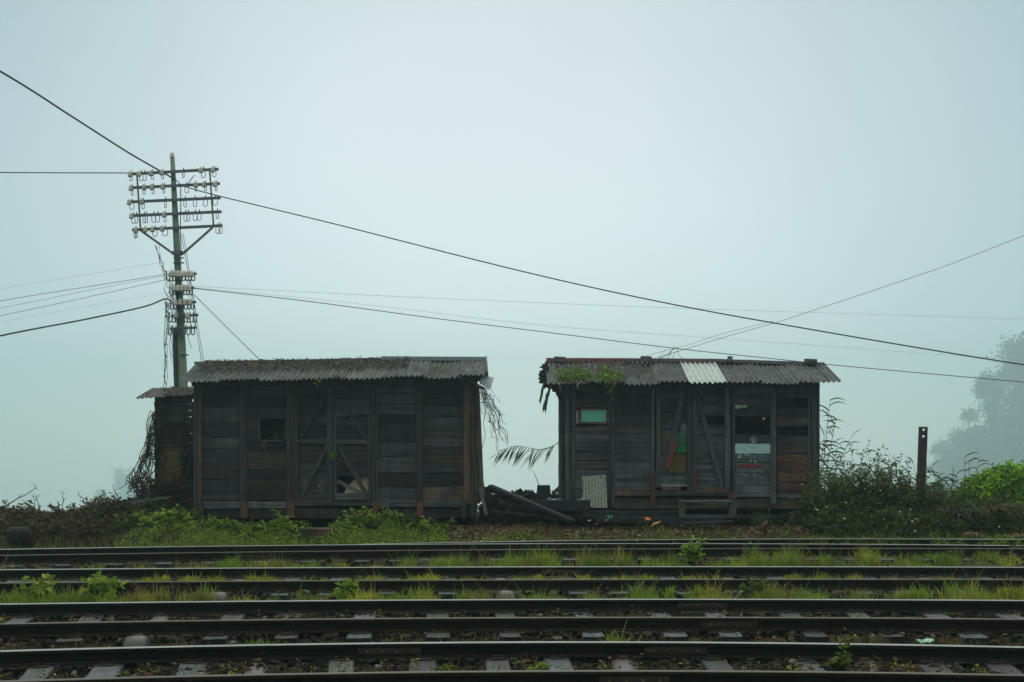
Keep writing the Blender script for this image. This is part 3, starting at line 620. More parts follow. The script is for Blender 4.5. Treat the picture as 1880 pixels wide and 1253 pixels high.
patch([(1356, 852), (1398, 852), (1399, 858), (1382, 861), (1370, 858), (1357, 860)], (.24, .045, .045), -.018, 'painted_board', 'smeared red painted board')
patch([(1434, 835), (1482, 835), (1482, 849), (1434, 849)], (.13, .055, .032), -.012, 'painted_board', 'burnt orange painted board')
patch([(1432, 869), (1480, 869), (1480, 884), (1432, 884)], (.15, .07, .045), -.012, 'painted_board', 'pale orange painted board')
mb = MB()
for i in range(26): a_ = rnd(1356, 1398); b_ = rnd(862, 876); pb(mb, a_, a_+rnd(1.5, 7), b_, b_+rnd(.6, 1.4), Yf-.016, .005, (.30, .34, .34))
for a_, b_ in ((1356, 838), (1358, 834), (1366, 833), (1371, 834), (1377, 845), (1385, 846), (1370, 855)): pb(mb, a_, a_+3, b_, b_+3, Yf-.016, .005, (.42, .5, .5), .01)
tag(mb.build('flaking_paint', M['paint'], w2), kind='stuff')
# window with teal pane
wf = part_box('window_frame', w2, 1061, 1067, 752, 778, Yf-.03, .06, (.19, .10, .05), 'wood_v')
for a_ in ((1113, 1118, 752, 779), (1067, 1113, 775, 779), (1067, 1113, 750, 753)):
    mb = MB(); pb(mb, *a_, Yf-.03, .06, (.17, .075, .055), .003); mb.build('frame_bar', M['wood_h'], wf)
mb = MB(); pb(mb, 1067, 1113, 753, 775, Yf+.0, .01, (.20, .60, .46)); mb.build('pane', M['glass'], wf)
mb = MB(); pb(mb, 1058, 1060.6, 754, 778, Yf-.02, .02, (.42, .42, .42)); mb.build('pale_edge_strip', M['paint'], wf)
part_box('window_lintel', w2, 1056, 1118, 742, 748.5, Yf-.05, .08, (.10, .06, .05), 'wood_h')
mb = MB(); mb.lathe(P(1401.5, 769.5, Yf+.02), [(.012, 0), (.03, -.01), (.036, -.03), (.028, -.05), (.01, -.058)], 12, (.55, .45, .28), axis=(0, 1, 0)); tag(mb.build('round_knob', M['ceramic'], w2))
mb = MB()
for i in range(16):
    t0 = rnd(0, 6.28); r0 = rnd(2, 9); a_ = (1383+r0*math.cos(t0), 806+r0*.9*math.sin(t0)); mb.tube([P(1383+rnd(-3, 3), 814, Yf-.02), P((a_[0]+1383)/2+rnd(-2, 2), (a_[1]+813)/2, Yf-.03), P(a_[0], a_[1], Yf-.02)], .006, 4, (.30, .36, .34))
mb.build('wire_scroll', M['iron'], w2)
shell(w2, 1032, 1503, 3.06)
for px in (1100, 1393):
    wheel(w2, px, 30.45, .3); wheel(w2, px, 31.9, .3)
axlebox(w2, 1393, 30.12, 934)
roof(w2, .72, 6.8, 29.5, Z(703, 29.5), Z(702.5, 29.5), 31.2, Z(663, 31.2), Z(668, 31.2), 32.9, [1.55, 2.35, 3.05, 3.70, 4.44, 5.2, 6.0], [(.078, .088, .094), (.068, .076, .082), (.060, .068, .074), (.072, .080, .086)],
     special={4: ((.40, .46, .46), M['tin'], -.09, 'pale new roof sheet hanging lower than the others')})
mb = MB(); mb.pbox(P(1003, 661, 31.15), P(1150, 661.5, 31.15), .075, .18, (.26, .085, .08)); mb.pbox(P(1150, 661.5, 31.15), P(1300, 662.5, 31.15), .075, .18, (.17, .10, .11)); mb.pbox(P(1300, 662, 31.15), P(1512, 669, 31.15), .07, .18, (.15, .12, .14)); mb.build('ridge_cap', M['paint'], w2)
for px, py, wd in ((1028, 660, 22), (1186, 659, 20), (1340, 659, 8), (1488, 664, 22)):
    mb = MB(); a_ = P(px-wd/2, py, 31.05); b_ = P(px+wd/2, py+1, 31.05); mb.pbox(a_, b_, .12, .16, (.11, .10, .10)); o = mb.build('ridge_block', M['wood_h'], w2, bevel=.01)
# ragged hanging bark-like strip at left corner
mb = MB()
for i in range(26):
    t0 = i/25; px = 1010+22*min(1, t0*1.6)+rnd(-3, 3); py = 700+t0*55; mb.box(X(px-3, 30.2), X(px+4, 30.2), 30.15, 30.25, Z(py+4, 30.2), Z(py-2, 30.2), vary((.035, .028, .026), .3), .02)
for i in range(14): px = 1000+rnd(-7, 3); py = 668+i*2.4; mb.box(X(px-4, 30.6), X(px+5, 30.6), 30.4, 30.8, Z(py+4, 30.6), Z(py, 30.6), vary((.03, .03, .03), .3), .03)
mb.build('rotten_eave_end', M['wood_d'], w2)

# ------------------------------------------------------------------ lean-to shed at the left
sh = thing('lean_to_shed', 'small dark plank shed with ochre door and rusty roof beside the left wagon', 'shed', (X(318, 31.2), 32, .3))
S = 31.2
planks(sh, 'plank_wall', 286, 353, [727, 742, 754, 766, 777], S-.05, [(.06, .055, .055), (.045, .042, .045), (.075, .058, .05)])
planks(sh, 'plank_wall', 288, 353, rowsof(777, 915, 17), S, [(.035, .028, .025), (.045, .036, .03)], holes=[(293, 332, 818, 890)])
part_box('frame_post', sh, 284, 290, 727, 905, S-.02, .06, (.05, .028, .026)); part_box('door_lintel', sh, 290, 334, 815, 822, S-.04, .06, (.07, .062, .05), 'wood_h'); part_box('frame_post', sh, 332, 336, 816, 895, S-.04, .06, (.04, .037, .034))
dr = part_box('door', sh, 293, 332, 822, 895, S-.0, .03, (.17, .12, .045), 'wood_v')
for a_ in ((293, 299, 822, 895), (310, 314, 822, 895), (328, 332, 822, 895), (293, 332, 830, 836)):
    mb = MB(); pb(mb, *a_, S-.025, .022, (.22, .16, .06), .003); mb.build('door_stile', M['wood_v'], dr)
for xx in (X(285, S), X(352, S)):
    mb = MB(); mb.box(xx, xx+.04, S+.03, S+1.7, .2, 2.7, (.03, .03, .03)); mb.build('side_wall', M['wood_h'], sh)
roof(sh, -8.12, -6.8, 30.9, Z(729.5, 30.9), Z(725, 30.9), 32.3, Z(713.5, 32.3), Z(712, 32.3), 33.2, [-7.5], [(.10, .10, .10), (.07, .06, .055)], per=.09, amp=.016)

# ------------------------------------------------------------------ telegraph pole
TY_ = 33.0
tp = thing('telegraph_pole', 'tall leaning timber telegraph pole with five cross arms of insulators', 'telegraph pole', P(348, 955, TY_))
mb = MB(); pts = [P(316.5, 289, TY_), P(316.8, 292, TY_), P(319, 340, TY_), P(324, 440, TY_), P(331, 580, TY_), P(336, 700, TY_), P(347, 960, TY_)]
mb.tube(pts, [.02, .05, .06, .075, .09, .105, .13], 14, (.24, .29, .22)); mb.build('pole', M['pole'], tp)
INS = (.62, .55, .48)
def insul(mb, p, s=1.0):
    mb.lathe(Vector(p)+Vector((0, -.06, -.06*s)), [(.022*s, 0), (.045*s, .005), (.05*s, .04*s), (.038*s, .055*s), (.044*s, .07*s), (.034*s, .10*s), (.022*s, .125*s), (.012*s, .13*s)], 10, vary(INS, .15))
def hook(mb, x, z, wd, hgt, Y, rr=.0085):
    pts = []
    for i in range(9):
        t0 = math.pi*i/8; pts.append((x-wd/2*math.cos(t0), Y, z-hgt+wd/2-wd/2*math.sin(t0) if True else z))
    pts = [(x-wd/2, Y, z)]+pts+[(x+wd/2, Y, z-.02)]; mb.tube(pts, rr, 5, (.10, .125, .12))
def zx(v): return 180+v/6.267
def zy(v): return 250+v/6.267
arms = [((352, 440), (1385, 382), [375, 478, 615, 738, 1190, 1325], [(385, 26, 70), (502, 40, 75), (540, 36, 72), (628, 26, 65), (748, 26, 65), (985, 18, 65), (1215, 42, 78), (1340, 40, 75)]),
        ((362, 598), (1400, 548), [385, 537, 625, 750, 1130, 1225, 1350], [(398, 20, 75), (533, 24, 70), (638, 24, 70), (763, 20, 68), (1025, 44, 78), (1133, 18, 65), (1240, 22, 65), (1362, 20, 68)]),
        ((352, 760), (1408, 712), [365, 510], [(392, 50, 78), (522, 28, 75), (780, 18, 75), (1005, 28, 78), (1120, 40, 78), (1238, 46, 78), (1352, 50, 72)]),
        ((385, 918), (1420, 872), [390, 765], [(410, 38, 78), (445, 32, 78), (534, 24, 78), (560, 24, 78), (645, 46, 75), (688, 46, 75), (776, 24, 78), (1010, 36, 80), (1042, 34, 80), (1120, 44, 76), (1168, 44, 76), (1376, 28, 66)]),
        ((392, 1082), (1432, 1032), [440, 550, 632, 745], [(430, 22, 85), (446, 18, 80), (658, 50, 75), (775, 56, 75), (1382, 46, 78), (1412, 36, 78)])]
for n_, (a_, b_, ins, hk) in enumerate(arms):
    A_ = P(zx(a_[0]), zy(a_[1]), TY_-.1); B_ = P(zx(b_[0]), zy(b_[1]), TY_-.1)
    mb = MB(); mb.pbox(A_, B_, .06, .06, (.13, .155, .15)); arm = mb.build('cross_arm', M['iron'], tp)
    for xx in ins:
        t0 = (xx-a_[0])/(b_[0]-a_[0]); p = A_.lerp(B_, t0); mb = MB(); insul(mb, p+Vector((0, 0, -.015)), 1.1); mb.build('insulator', M['ceramic'], arm)
    for xx, wd, hg in hk:
        t0 = (xx-a_[0])/(b_[0]-a_[0]); p = A_.lerp(B_, t0); mb = MB(); k = TY_/F/6.267; hook(mb, p.x, p.z, wd*k, hg*k+.03, p.y-.035); mb.tube([p+Vector((0, 0, .03)), p+Vector((0, 0, .085))], [.018, .006], 5, (.06, .075, .075)); mb.build('hook', M['iron'], arm)
def bar(nm_, a_, b_, wd=.035, yo=-.14, c=(.13, .155, .15)):
    mb = MB(); mb.pbox(P(a_[0], a_[1], TY_+yo), P(b_[0], b_[1], TY_+yo), wd, .03, c); return mb.build(nm_, M['iron'], tp)
bar('strut', (251.3, 318), (258, 422), .034); bar('strut', (385, 314), (392, 414), .034)
bar('diagonal_brace', (259, 424), (318, 466), .05, -.12); bar('diagonal_brace', (390.5, 418), (335, 467), .05, -.12); bar('brace_collar', (316, 465), (337, 465), .09, -.11)
mb = MB(); insul(mb, P(316, 286, TY_-.0)+Vector((0, .06, 0)), 1.15); mb.build('top_insulator', M['ceramic'], tp)
# the five crowded lower brackets
for n_, (y0, xl, xr, nh, ni, big) in enumerate(((503, 309, 361, 9, 7, 1), (529, 315, 357, 8, 5, 1), (555, 316, 360, 7, 4, 0), (579, 314, 364, 9, 2, 0), (602, 312, 361, 6, 0, 0))):
    mb = MB(); mb.pbox(P(xl, y0+2, TY_-.16), P(xr, y0, TY_-.16), .05, .05, (.12, .15, .12)); arm = mb.build('bracket', M['iron'], tp)
    for i in range(nh):
        px = xl+3+(xr-xl-6)*i/(nh-1)
        mb = MB(); hook(mb, X(px, TY_), Z(y0, TY_)+.05, .07, .23, TY_-.19+rnd(-.03, .03), .014); mb.build('hook', M['iron'], arm)
    for i in range(ni):
        px = xl+4+(xr-xl-8)*(i+.3)/ni; mb = MB(); insul(mb, P(px, y0+1, TY_-.2+rnd(-.03, .03)), 1.15); mb.build('insulator', M['ceramic'], arm)
for y0, a_, b_ in ((474, 319, 337), (483, 318, 338), (652, 330, 346)): bar('pole_band', (a_, y0), (b_, y0), .03, -.1, (.08, .1, .09))
mb = MB(); mb.tube([P(321, 606, TY_-.05), P(322, 640, TY_-.05), P(324.5, 715, TY_), P(330, 940, TY_)], [.058, .06, .065, .07], 8, (.055, .06, .062)); mb.build('support_post', M['pole'], tp)
for x0, y0, x1, y1 in ((342, 512, 346, 528), (347, 512, 350, 526), (345, 536, 349, 553), (352, 534, 356, 552), (346, 560, 350, 578), (355, 560, 358, 578), (347, 585, 351, 600), (356, 585, 359, 600), (343, 612, 352, 640)):
    mb = MB(); mb.tube([P(x0, y0, TY_-.17), P((x0+x1)/2+rnd(-1, 1), (y0+y1)/2, TY_-.17), P(x1, y1, TY_-.17)], .007, 4, (.05, .06, .07)); mb.build('jumper_wire', M['cable'], tp)
mb = MB(); mb.tube([P(323, 331, TY_-.13), P(329, 336, TY_-.13), P(332, 345, TY_-.13), P(332, 380, TY_-.13), P(331, 425, TY_-.13), P(333, 470, TY_-.13)], .012, 5, (.05, .06, .065)); mb.tube([P(357, 322, TY_-.15), P(349, 332, TY_-.15), P(345, 341, TY_-.15)], .01, 5, (.05, .06, .06)); mb.build('down_lead', M['cable'], tp)

# ------------------------------------------------------------------ wires
def smooth(pts, n=24):
    pts = [Vector(p) for p in pts]; out = []
    q = [pts[0]*2-pts[1]]+pts+[pts[-1]*2-pts[-2]]
    for i in range(1, len(q)-2):
        for k in range(n):
            t = k/n; a, b, c, d = q[i-1:i+3]
            out.append(.5*((2*b)+(c-a)*t+(2*a-5*b+4*c-d)*t*t+(3*b-a-3*c+d)*t**3))
    out.append(pts[-1]); return out
def wire(label, pts, r, col=(.045, .06, .065), grp='overhead wires around the telegraph pole'):
    p3 = [P(*p) for p in pts]; mb = MB(); mb.tube(smooth(p3, 12), r, 6, col); tag(mb.build('overhead_cable', M['cable'], None, p3[0]), label, 'cable', grp)
wire('thick black cable sloping down from the upper left edge to the pole top', [(-420, -110, 20), (0, 131, 26), (130, 213, 29), (230, 277, 31.5), (290, 312, 32.8), (322, 330, 32.9)], .019)
wire('level wire from the left edge to the top cross arm', [(-400, 312, 32.9), (0, 317, 32.9), (240, 318, 32.9)], .012)
wire('long dark cable sagging from the upper pole over both wagons to the right edge', [(332, 341, 32.8), (405, 361, 32.4), (620, 413, 31.5), (940, 494, 30), (1180, 548, 28.8), (1430, 595, 27.6), (1880, 670, 26), (2300, 725, 24.5)], .0125)
wire('dark cable from the lower brackets passing behind the right wagon ridge', [(358, 530, 32.9), (560, 553, 33), (800, 585, 33.2), (1040, 615, 33.3), (1240, 640, 33.4), (1400, 657, 33.5), (1545, 672, 33.6), (1880, 702, 33.8), (2250, 735, 34)], .009)
wire('faint uppermost thin wire running right from the lower brackets', [(357, 526, 33), (800, 548, 34), (1300, 568, 36), (1880, 586, 38), (2250, 597, 39)], .0036, (.45, .55, .55))
wire('faint thin wire ending at the right edge just above the long cable', [(358, 529, 33), (640, 556, 34), (1000, 598, 35), (1340, 623, 36), (1880, 662, 38), (2250, 685, 39)], .0034, (.45, .55, .55))
wire('thin knotted wire rising from the right wagon roof to the right edge', [(1208, 657, 31.1), (1260, 641, 31), (1335, 618, 31), (1430, 591, 30.8), (1500, 568, 30.5), (1615, 530, 30), (1740, 487, 29.5), (1880, 433, 29), (2250, 290, 28)], .0052, (.08, .10, .10))
mb = MB(); mb.tube([P(1613, 530, 30), P(1617, 533, 30)], .02, 6, (.05, .06, .06)); 
wire('second thin wire looping from the roof ridge up beside the knotted wire', [(1168, 661, 31.1), (1200, 650, 31), (1262, 634, 31), (1330, 612, 30.9), (1420, 590, 30.8)], .004, (.09, .11, .11))
wire('straight guy wire from the lower brackets down to the left wagon roof', [(356, 541, 32.8), (415, 600, 32.3), (476, 660, 31.3)], .009)
wire('left one of two thin guy wires down the right side of the pole', [(333, 431, 32.8), (345, 500, 32.8), (358, 585, 32.7), (370, 665, 32.4)], .007)
wire('right one of two thin guy wires down the right side of the pole', [(336, 428, 32.8), (348, 500, 32.8), (361, 585, 32.7), (374, 665, 32.4)], .007)
wire('thick cable rising from the left edge to the lower brackets', [(-380, 700, 24), (0, 617, 28), (150, 588, 30.5), (262, 564, 32), (300, 550, 32.6), (308, 550, 32.8), (318, 556, 32.8)], .017)
wire('faint highest thin wire of the left bundle', [(-350, 600, 32), (0, 531, 33), (160, 505, 33), (306, 480, 33)], .0028, (.45, .55, .55))
wire('thin wire of the left bundle ending on the top bracket', [(-350, 615, 32), (0, 553, 33), (160, 527, 33), (312, 503, 33)], .006, (.10, .13, .13))
wire('thin wire of the left bundle just under the top bracket one', [(-350, 630, 32), (0, 566, 33), (160, 534, 33), (312, 505, 33)], .0035, (.12, .15, .15))
wire('middle thin wire of the left bundle', [(-350, 650, 32), (0, 580, 33), (160, 546, 33), (312, 512, 33)], .005, (.10, .13, .13))
wire('faint lowest thin wire of the left bundle', [(-350, 660, 32), (0, 592, 33), (160, 563, 33), (316, 536, 33)], .0028, (.45, .55, .55))

# ------------------------------------------------------------------ vegetation helpers
def blades(name, x, y, h, wd, cols, lean=.35, zoff=0, parent=None, z=None, label=None, group=None, cat=None, kind='stuff', arch=0.0):
    n = len(x); z = (ground(x, y) if z is None else z) + zoff
    an = rng.uniform(0, 6.283, n); ln = rng.uniform(0, lean, n)*h; dx, dy = np.cos(an)*ln, np.sin(an)*ln
    fa = rng.uniform(0, 3.14, n); wx, wy = np.cos(fa)*wd/2, np.sin(fa)*wd/2
    V_ = np.zeros((n, 5, 3))
    V_[:, 0] = np.stack([x-wx, y-wy, z-.02], 1); V_[:, 1] = np.stack([x+wx, y+wy, z-.02], 1)
    mz = h*.6; V_[:, 2] = np.stack([x+wx*.75+dx*.35, y+wy*.75+dy*.35, z+mz], 1); V_[:, 3] = np.stack([x-wx*.75+dx*.35, y-wy*.75+dy*.35, z+mz], 1)
    V_[:, 4] = np.stack([x+dx, y+dy, z+h*(1-arch)], 1)
    b = np.arange(n)*5
    f = np.concatenate([np.stack([b, b+1, b+2, b+3], 1), np.stack([b+3, b+2, b+4, b+4], 1)])
    me_f = [tuple(q) for q in f[:n]]+[tuple(q[:3]) for q in f[n:]]
    me = bpy.data.meshes.new(name); off = Vector((0, 0, 0)) if parent is None else WL[parent.name]
    me.from_pydata((V_.reshape(-1, 3)-np.array(off)).tolist(), [], me_f)
    at = me.attributes.new('Col', 'FLOAT_COLOR', 'FACE'); a = np.ones((2*n, 4), np.float32); a[:n, :3] = cols; a[n:, :3] = cols; at.data.foreach_set('color', a.ravel())
    me.materials.append(M['leaf']); ob = bpy.data.objects.new(name, me); COL.objects.link(ob); WL[ob.name] = off
    if parent is not None: ob.parent = parent
    else: tag(ob, label, cat, group, kind)
    return ob
def leafcloud(pts, dirs, size, asp, cols, droop=0.0):
    """diamond leaves at pts pointing along dirs -> verts, faces(quads)"""
    n = len(pts); d = dirs/np.maximum(np.linalg.norm(dirs, axis=1, keepdims=True), 1e-6)
    r = rng.normal(size=(n, 3)); s_ = np.cross(d, r); s_ /= np.maximum(np.linalg.norm(s_, axis=1, keepdims=True), 1e-6)
    nn = np.cross(d, s_); L = size[:, None]
    v = np.stack([pts, pts+d*L*.45+s_*L*asp*.5+nn*L*.08, pts+d*L-np.array([[0, 0, 1]])*L*droop, pts+d*L*.45-s_*L*asp*.5+nn*L*.08], 1).reshape(-1, 3)
    b = np.arange(n)*4; return v, np.stack([b, b+1, b+2, b+3], 1), cols
def colmix(n, palette, v=.25):
    p = np.array(palette); c = p[rng.integers(0, len(p), n)]; return c*(1+rng.uniform(-v, v, (n, 1)))
def stem_plant(name, label, cat, base, ns, h, spread, leaf, asp, palette, lpn=14, stemc=(.03, .03, .02), rad=.006, rb=(.3, .2), group=None, ground_z=True, flowers=0, upright=.5, leaf_from=.25, kink=.12, fl=(.75, .78, .74), lean=(0, 0)):
    bx, by, bz = base; t = thing(name, label, cat, (bx, by, bz), group)
    mb = MB(); LP = []; LD = []; FP = []
    for i in range(ns):
        a0 = rnd(0, 6.283); rr = math.sqrt(random.random()); sx, sy = bx+rb[0]*rr*math.cos(a0), by+rb[1]*rr*math.sin(a0); sz = gz(sx, sy)-.03 if ground_z else bz
        hh = h*rnd(.45, 1.0)*(1-.35*rr*rr); ta = rnd(0, 6.283); sp = spread*rnd(.2, 1)
        d = Vector((math.cos(ta)*sp+(sx-bx)*.3+lean[0], math.sin(ta)*sp*.6+lean[1], 1)).normalized(); p = Vector((sx, sy, sz)); pts = [p.copy()]
        K = 6
        for k in range(K):
            d = (d+Vector((rnd(-kink, kink), rnd(-kink, kink), rnd(-kink, kink)-(1-upright)*.12*k))).normalized(); p = p+d*hh/K; pts.append(p.copy())
        mb.tube(pts, [rad*(1-.8*k/K) for k in range(K+1)], 3, vary(stemc, .3), cap=False)
        for k in range(int(lpn*rnd(.6, 1.3))):
            u = leaf_from+(1-leaf_from)*random.random()**.8; q = u*K; j_ = min(int(q), K-1); pp = pts[j_].lerp(pts[j_+1], q-j_); LP.append(pp); LD.append((rnd(-1, 1), rnd(-1, 1), rnd(-.3, .8)))
        if flowers and random.random() < flowers: FP.append(pts[-1-random.randint(0, 2)])
    mb.build('stem', M['twig'], t)
    if LP:
        n = len(LP); v, f, c = leafcloud(np.array([tuple(p) for p in LP]), np.array(LD), rng.uniform(.6, 1.25, n)*leaf, asp, colmix(n, palette), .15); npmesh('foliage', v, f, c, M['leaf'], t)
    if FP:
        mb = MB()
        for p in FP:
            r = rnd(.012, .024); q = [p+Vector((r*math.cos(k*1.2566+.3)*(1 if k % 1 == 0 else .5), -.03, r*math.sin(k*1.2566))) for k in range(5)]
            mb.add(q+[p+Vector((0, -.045, 0))], [(i, (i+1) % 5, 5) for i in range(5)], fl)
        mb.build('flowers', M['ceramic'], t)
    return t
GRN = [(.095, .15, .022), (.07, .12, .02), (.13, .17, .03), (.05, .085, .02), (.10, .09, .03)]
BRT = [(.19, .30, .03), (.14, .25, .03), (.26, .34, .04), (.08, .17, .025), (.30, .34, .05)]
DRK = [(.04, .06, .022), (.055, .075, .026), (.08, .10, .03), (.025, .04, .02), (.075, .06, .03)]
YEL = [(.12, .16, .02), (.10, .14, .018), (.15, .17, .03), (.08, .12, .02)]
DRY = [(.12, .08, .045), (.08, .05, .03), (.05, .035, .025), (.16, .12, .07)]
def trackpt(pxs, off, k):   # points in front of rail k by off metres
    f = RF[k]; Y0 = float(f(0)); x = (np.asarray(pxs)-CX)/F*(Y0-off); return x, f(x)-off

# grass between the tracks, in clumps
gxx, gyy, ghh, gcc = [], [], [], []
def clump(px, k, off, wpx, n, h, pal, deep=.25, lo=.45):
    f = RF[k]; Y0 = float(f(0)); wdt = wpx/F*Y0
    xc = X(px, Y0-off); m = max(4, int(wpx/5)); tx = xc+rng.normal(0, .30, m)*wdt; ty = rng.uniform(-deep, deep, m); th = rng.uniform(.15, 1.0, m)**.8*1.25; tw = rng.uniform(.02, .13, m); n = int(n*.62)
    tc_ = colmix(m, pal, .22); j = rng.integers(0, m, n); x = tx[j]+rng.normal(0, 1, n)*tw[j]; y = f(x)-off+ty[j]+rng.normal(0, 1, n)*tw[j]
    tall = np.where(rng.random(n) < .07, rng.uniform(1.3, 2.1, n), 1.0)
    gxx.append(x); gyy.append(y); ghh.append(h*rng.uniform(.12, 1, n)**1.2*th[j]*tall); cc = tc_[j]*rng.uniform(.6, 1.3, (n, 1)); cc[tall > 1] = cc[tall > 1]*.5+np.array([.16, .12, .06])*.6; gcc.append(cc)
YG = [(.34, .40, .03), (.26, .34, .03), (.42, .42, .04), (.17, .25, .025), (.38, .38, .05), (.28, .22, .06)]
GG = [(.19, .32, .03), (.26, .37, .03), (.14, .25, .025), (.30, .37, .04), (.24, .24, .05)]
for px, wd, h, p in ((20, 60, .28, 0), (118, 36, .16, 0), (192, 56, .18, 0), (282, 60, .24, 0), (368, 54, .30, 0), (437, 36, .34, 1), (500, 44, .28, 0), (566, 46, .25, 1), (625, 56, .22, 0), (694, 28, .22, 0), (755, 40, .30, 1), (840, 105, .30, 1), (812, 40, .36, 1), (974, 100, .34, 1), (1000, 40, .5, 1),
                     (1108, 90, .34, 0), (1085, 60, .42, 1), (1215, 64, .20, 1), (1262, 30, .28, 1), (1360, 90, .26, 1), (1395, 50, .34, 0), (1475, 100, .34, 1), (1440, 50, .28, 0), (1620, 70, .24, 0), (1600, 40, .34, 0), (1738, 95, .26, 1), (1850, 60, .20, 0), (1700, 40, .22, 1)):
    clump(px, 'G', .75, wd*.86, int(wd*40), h*.95, YG if p == 0 else GG, .38)
for px, wd, h, p in ((50, 60, .26, 1), (95, 50, .34, 1), (160, 54, .26, 1), (200, 40, .3, 1), (262, 64, .28, 0), (360, 58, .40, 1), (465, 44, .24, 1), (572, 52, .24, 1), (640, 30, .3, 1), (672, 60, .30, 0), (760, 95, .24, 1), (790, 40, .22, 0), (872, 58, .34, 1), (985, 92, .24, 1), (1095, 44, .30, 1), (1185, 74, .24, 1), (1297, 70, .30, 0), (1310, 50, .2, 1),
                     (1410, 50, .26, 1), (1500, 60, .22, 1), (1585, 24, .2, 1), (1672, 58, .24, 1), (1782, 72, .34, 0), (1870, 40, .28, 0), (1400, 40, .36, 1)):
    clump(px, 'E', .68, wd*.84, int(wd*40), h*.92, YG if p == 0 else GG, .32)
for px in range(90, 1880, 97): clump(px+rnd(-8, 8), 'F', .85, 62, 3600, .15, YG[:3], .55, .5)
OLV = [(.12, .11, .02), (.09, .08, .02), (.15, .12, .025), (.07, .08, .02), (.16, .08, .035), (.12, .06, .03)]
for px, wd, h, p in ((60, 120, .14, 0), (140, 70, .2, 0), (340, 120, .16, 0), (190, 60, .2, 0), (440, 70, .14, 1), (480, 50, .2, 1), (570, 90, .14, 0), (620, 40, .16, 0), (700, 70, .17, 0), (735, 60, .16, 0), (850, 60, .2, 0), (895, 30, .14, 0), (1000, 60, .08, 0), (1065, 30, .1, 1), (1130, 28, .22, 1), (1205, 40, .14, 0), (1240, 36, .2, 1), (1275, 30, .16, 1), (1318, 50, .14, 1), (1420, 50, .14, 0), (1460, 40, .12, 1), (1580, 70, .14, 0), (1630, 50, .14, 0), (1730, 90, .17, 0), (1775, 60, .2, 0), (1860, 40, .14, 0)):
    clump(px, 'C', .72, wd, int(wd*34), h*.85, OLV if p == 0 else GG, .28)
for k, off, lo_, hi_, n in (('A', -.8, .03, .1, 2400), ('C', -.9, .03, .1, 3000), ('B', -1.0, .03, .12, 2600), ('D', -1.0, .03, .14, 5000), ('E', -.9, .03, .12, 4000), ('G', -.6, .04, .14, 1500)):
    px = rng.uniform(-20, 1900, n); x, y = trackpt(px, off, k); gxx.append(x); gyy.append(y+rng.uniform(-.5, .5, n)); ghh.append(rng.uniform(lo_, hi_, n)); gcc.append(colmix(n, OLV))
x_, y_, h_, c_ = map(np.concatenate, (gxx, gyy, ghh, gcc))
keep_ = np.ones(len(x_), bool)
for nm_ in ('third', 'fourth', 'second'):
    for sx_, sy_ in SLX[nm_]: keep_ &= ~((np.abs(x_-sx_) < .15) & (np.abs(y_-sy_) < 1.45) & (rng.random(len(x_)) < .85))
x_, y_, h_, c_ = x_[keep_], y_[keep_], h_[keep_]*.86, c_[keep_]
blades('track_grass', x_, y_, h_, .010+.005*rng.random(len(x_)), c_, .95, label='tufts of yellow green grass growing between the rails', cat='grass')
# verge grass behind the tracks
n = 60000; px = rng.uniform(-40, 1920, n); Yv = rng.uniform(26.9, 28.7, n); xv = (px-CX)/F*Yv
dens = .18+.8*((px > 330) & (px < 820)) + .75*(px > 820)
dens = dens*(.35+.65*(np.sin(px*.021)+np.sin(px*.047+2)+2)/4) * np.where((px > 820) & (Yv > 27.7), .16, 1)*np.where(np.sin(xv*2.3+Yv*4)+np.sin(xv*5.1-Yv*3) > .9, .2, 1)
kp = rng.random(n) < np.clip(dens, 0, 1); xv, Yv, px = xv[kp], Yv[kp], px[kp]
hv = rng.uniform(.06, .30, len(xv))*np.where(px < 820, .85, np.where(px > 1480, 1.35, 1.0))*(.55+.45*np.sin(xv*3.1+np.sin(xv*7.7)*2+Yv*3)**2)
cv = colmix(len(xv), [(.20, .33, .03), (.15, .27, .03), (.27, .36, .04), (.30, .34, .05), (.11, .18, .025), (.24, .20, .07)])
blades('verge_grass', xv, Yv, hv, .011, cv, 1.1, label='green grass verge between the last rail and the wagons', cat='grass')
# small leaved herbs creeping through the verge and between the tracks
def herbs(name, px, Yv, hmax, size, pal, lab):
    n = len(px); xv = (px-CX)/F*Yv; z = ground(xv, Yv)+hmax*rng.random(n)**1.3*(.4+.6*np.sin(xv*2.7+np.sin(xv*6)*1.5)**2); d = rng.normal(size=(n, 3)); d[:, 2] = rng.uniform(-.3, .7, n)
    v, f, c = leafcloud(np.stack([xv, Yv, z], 1), d, rng.uniform(*size, n), .6, colmix(n, pal, .3), .2); tag(npmesh(name, v, f, c, M['leaf']), lab, 'ground cover', kind='stuff')
HB = [tuple(min(.6, q*1.3) for q in c_) for c_ in BRT+GRN+[(.24, .30, .04), (.17, .24, .04)]]
n1, n2, n3 = 17000, 8000, 9000
herbs('creeping_herbs', np.concatenate([rng.uniform(210, 822, n1), rng.uniform(800, 1900, n2)]), np.concatenate([rng.uniform(27.1, 28.9, n1), rng.uniform(26.9, 27.8, n2)]), .30, (.025, .065), HB, 'small leaved green herbs creeping through the verge')
n3 = 15000; fx_ = rng.uniform(-20, 1900, n3); yy_ = np.where(rng.random(n3) < .5, RF['G']((fx_-CX)/F*24)-rng.uniform(.4, 1.1, n3), RF['E']((fx_-CX)/F*19)-rng.uniform(.35, 1.0, n3)); kk = np.sin(fx_*.05)+np.sin(fx_*.113+yy_) > -.2
herbs('creeping_herbs', fx_[kk], yy_[kk], .16, (.018, .045), YEL+BRT+[(.22, .24, .04)], 'small leaved yellow green herbs creeping between the far tracks')
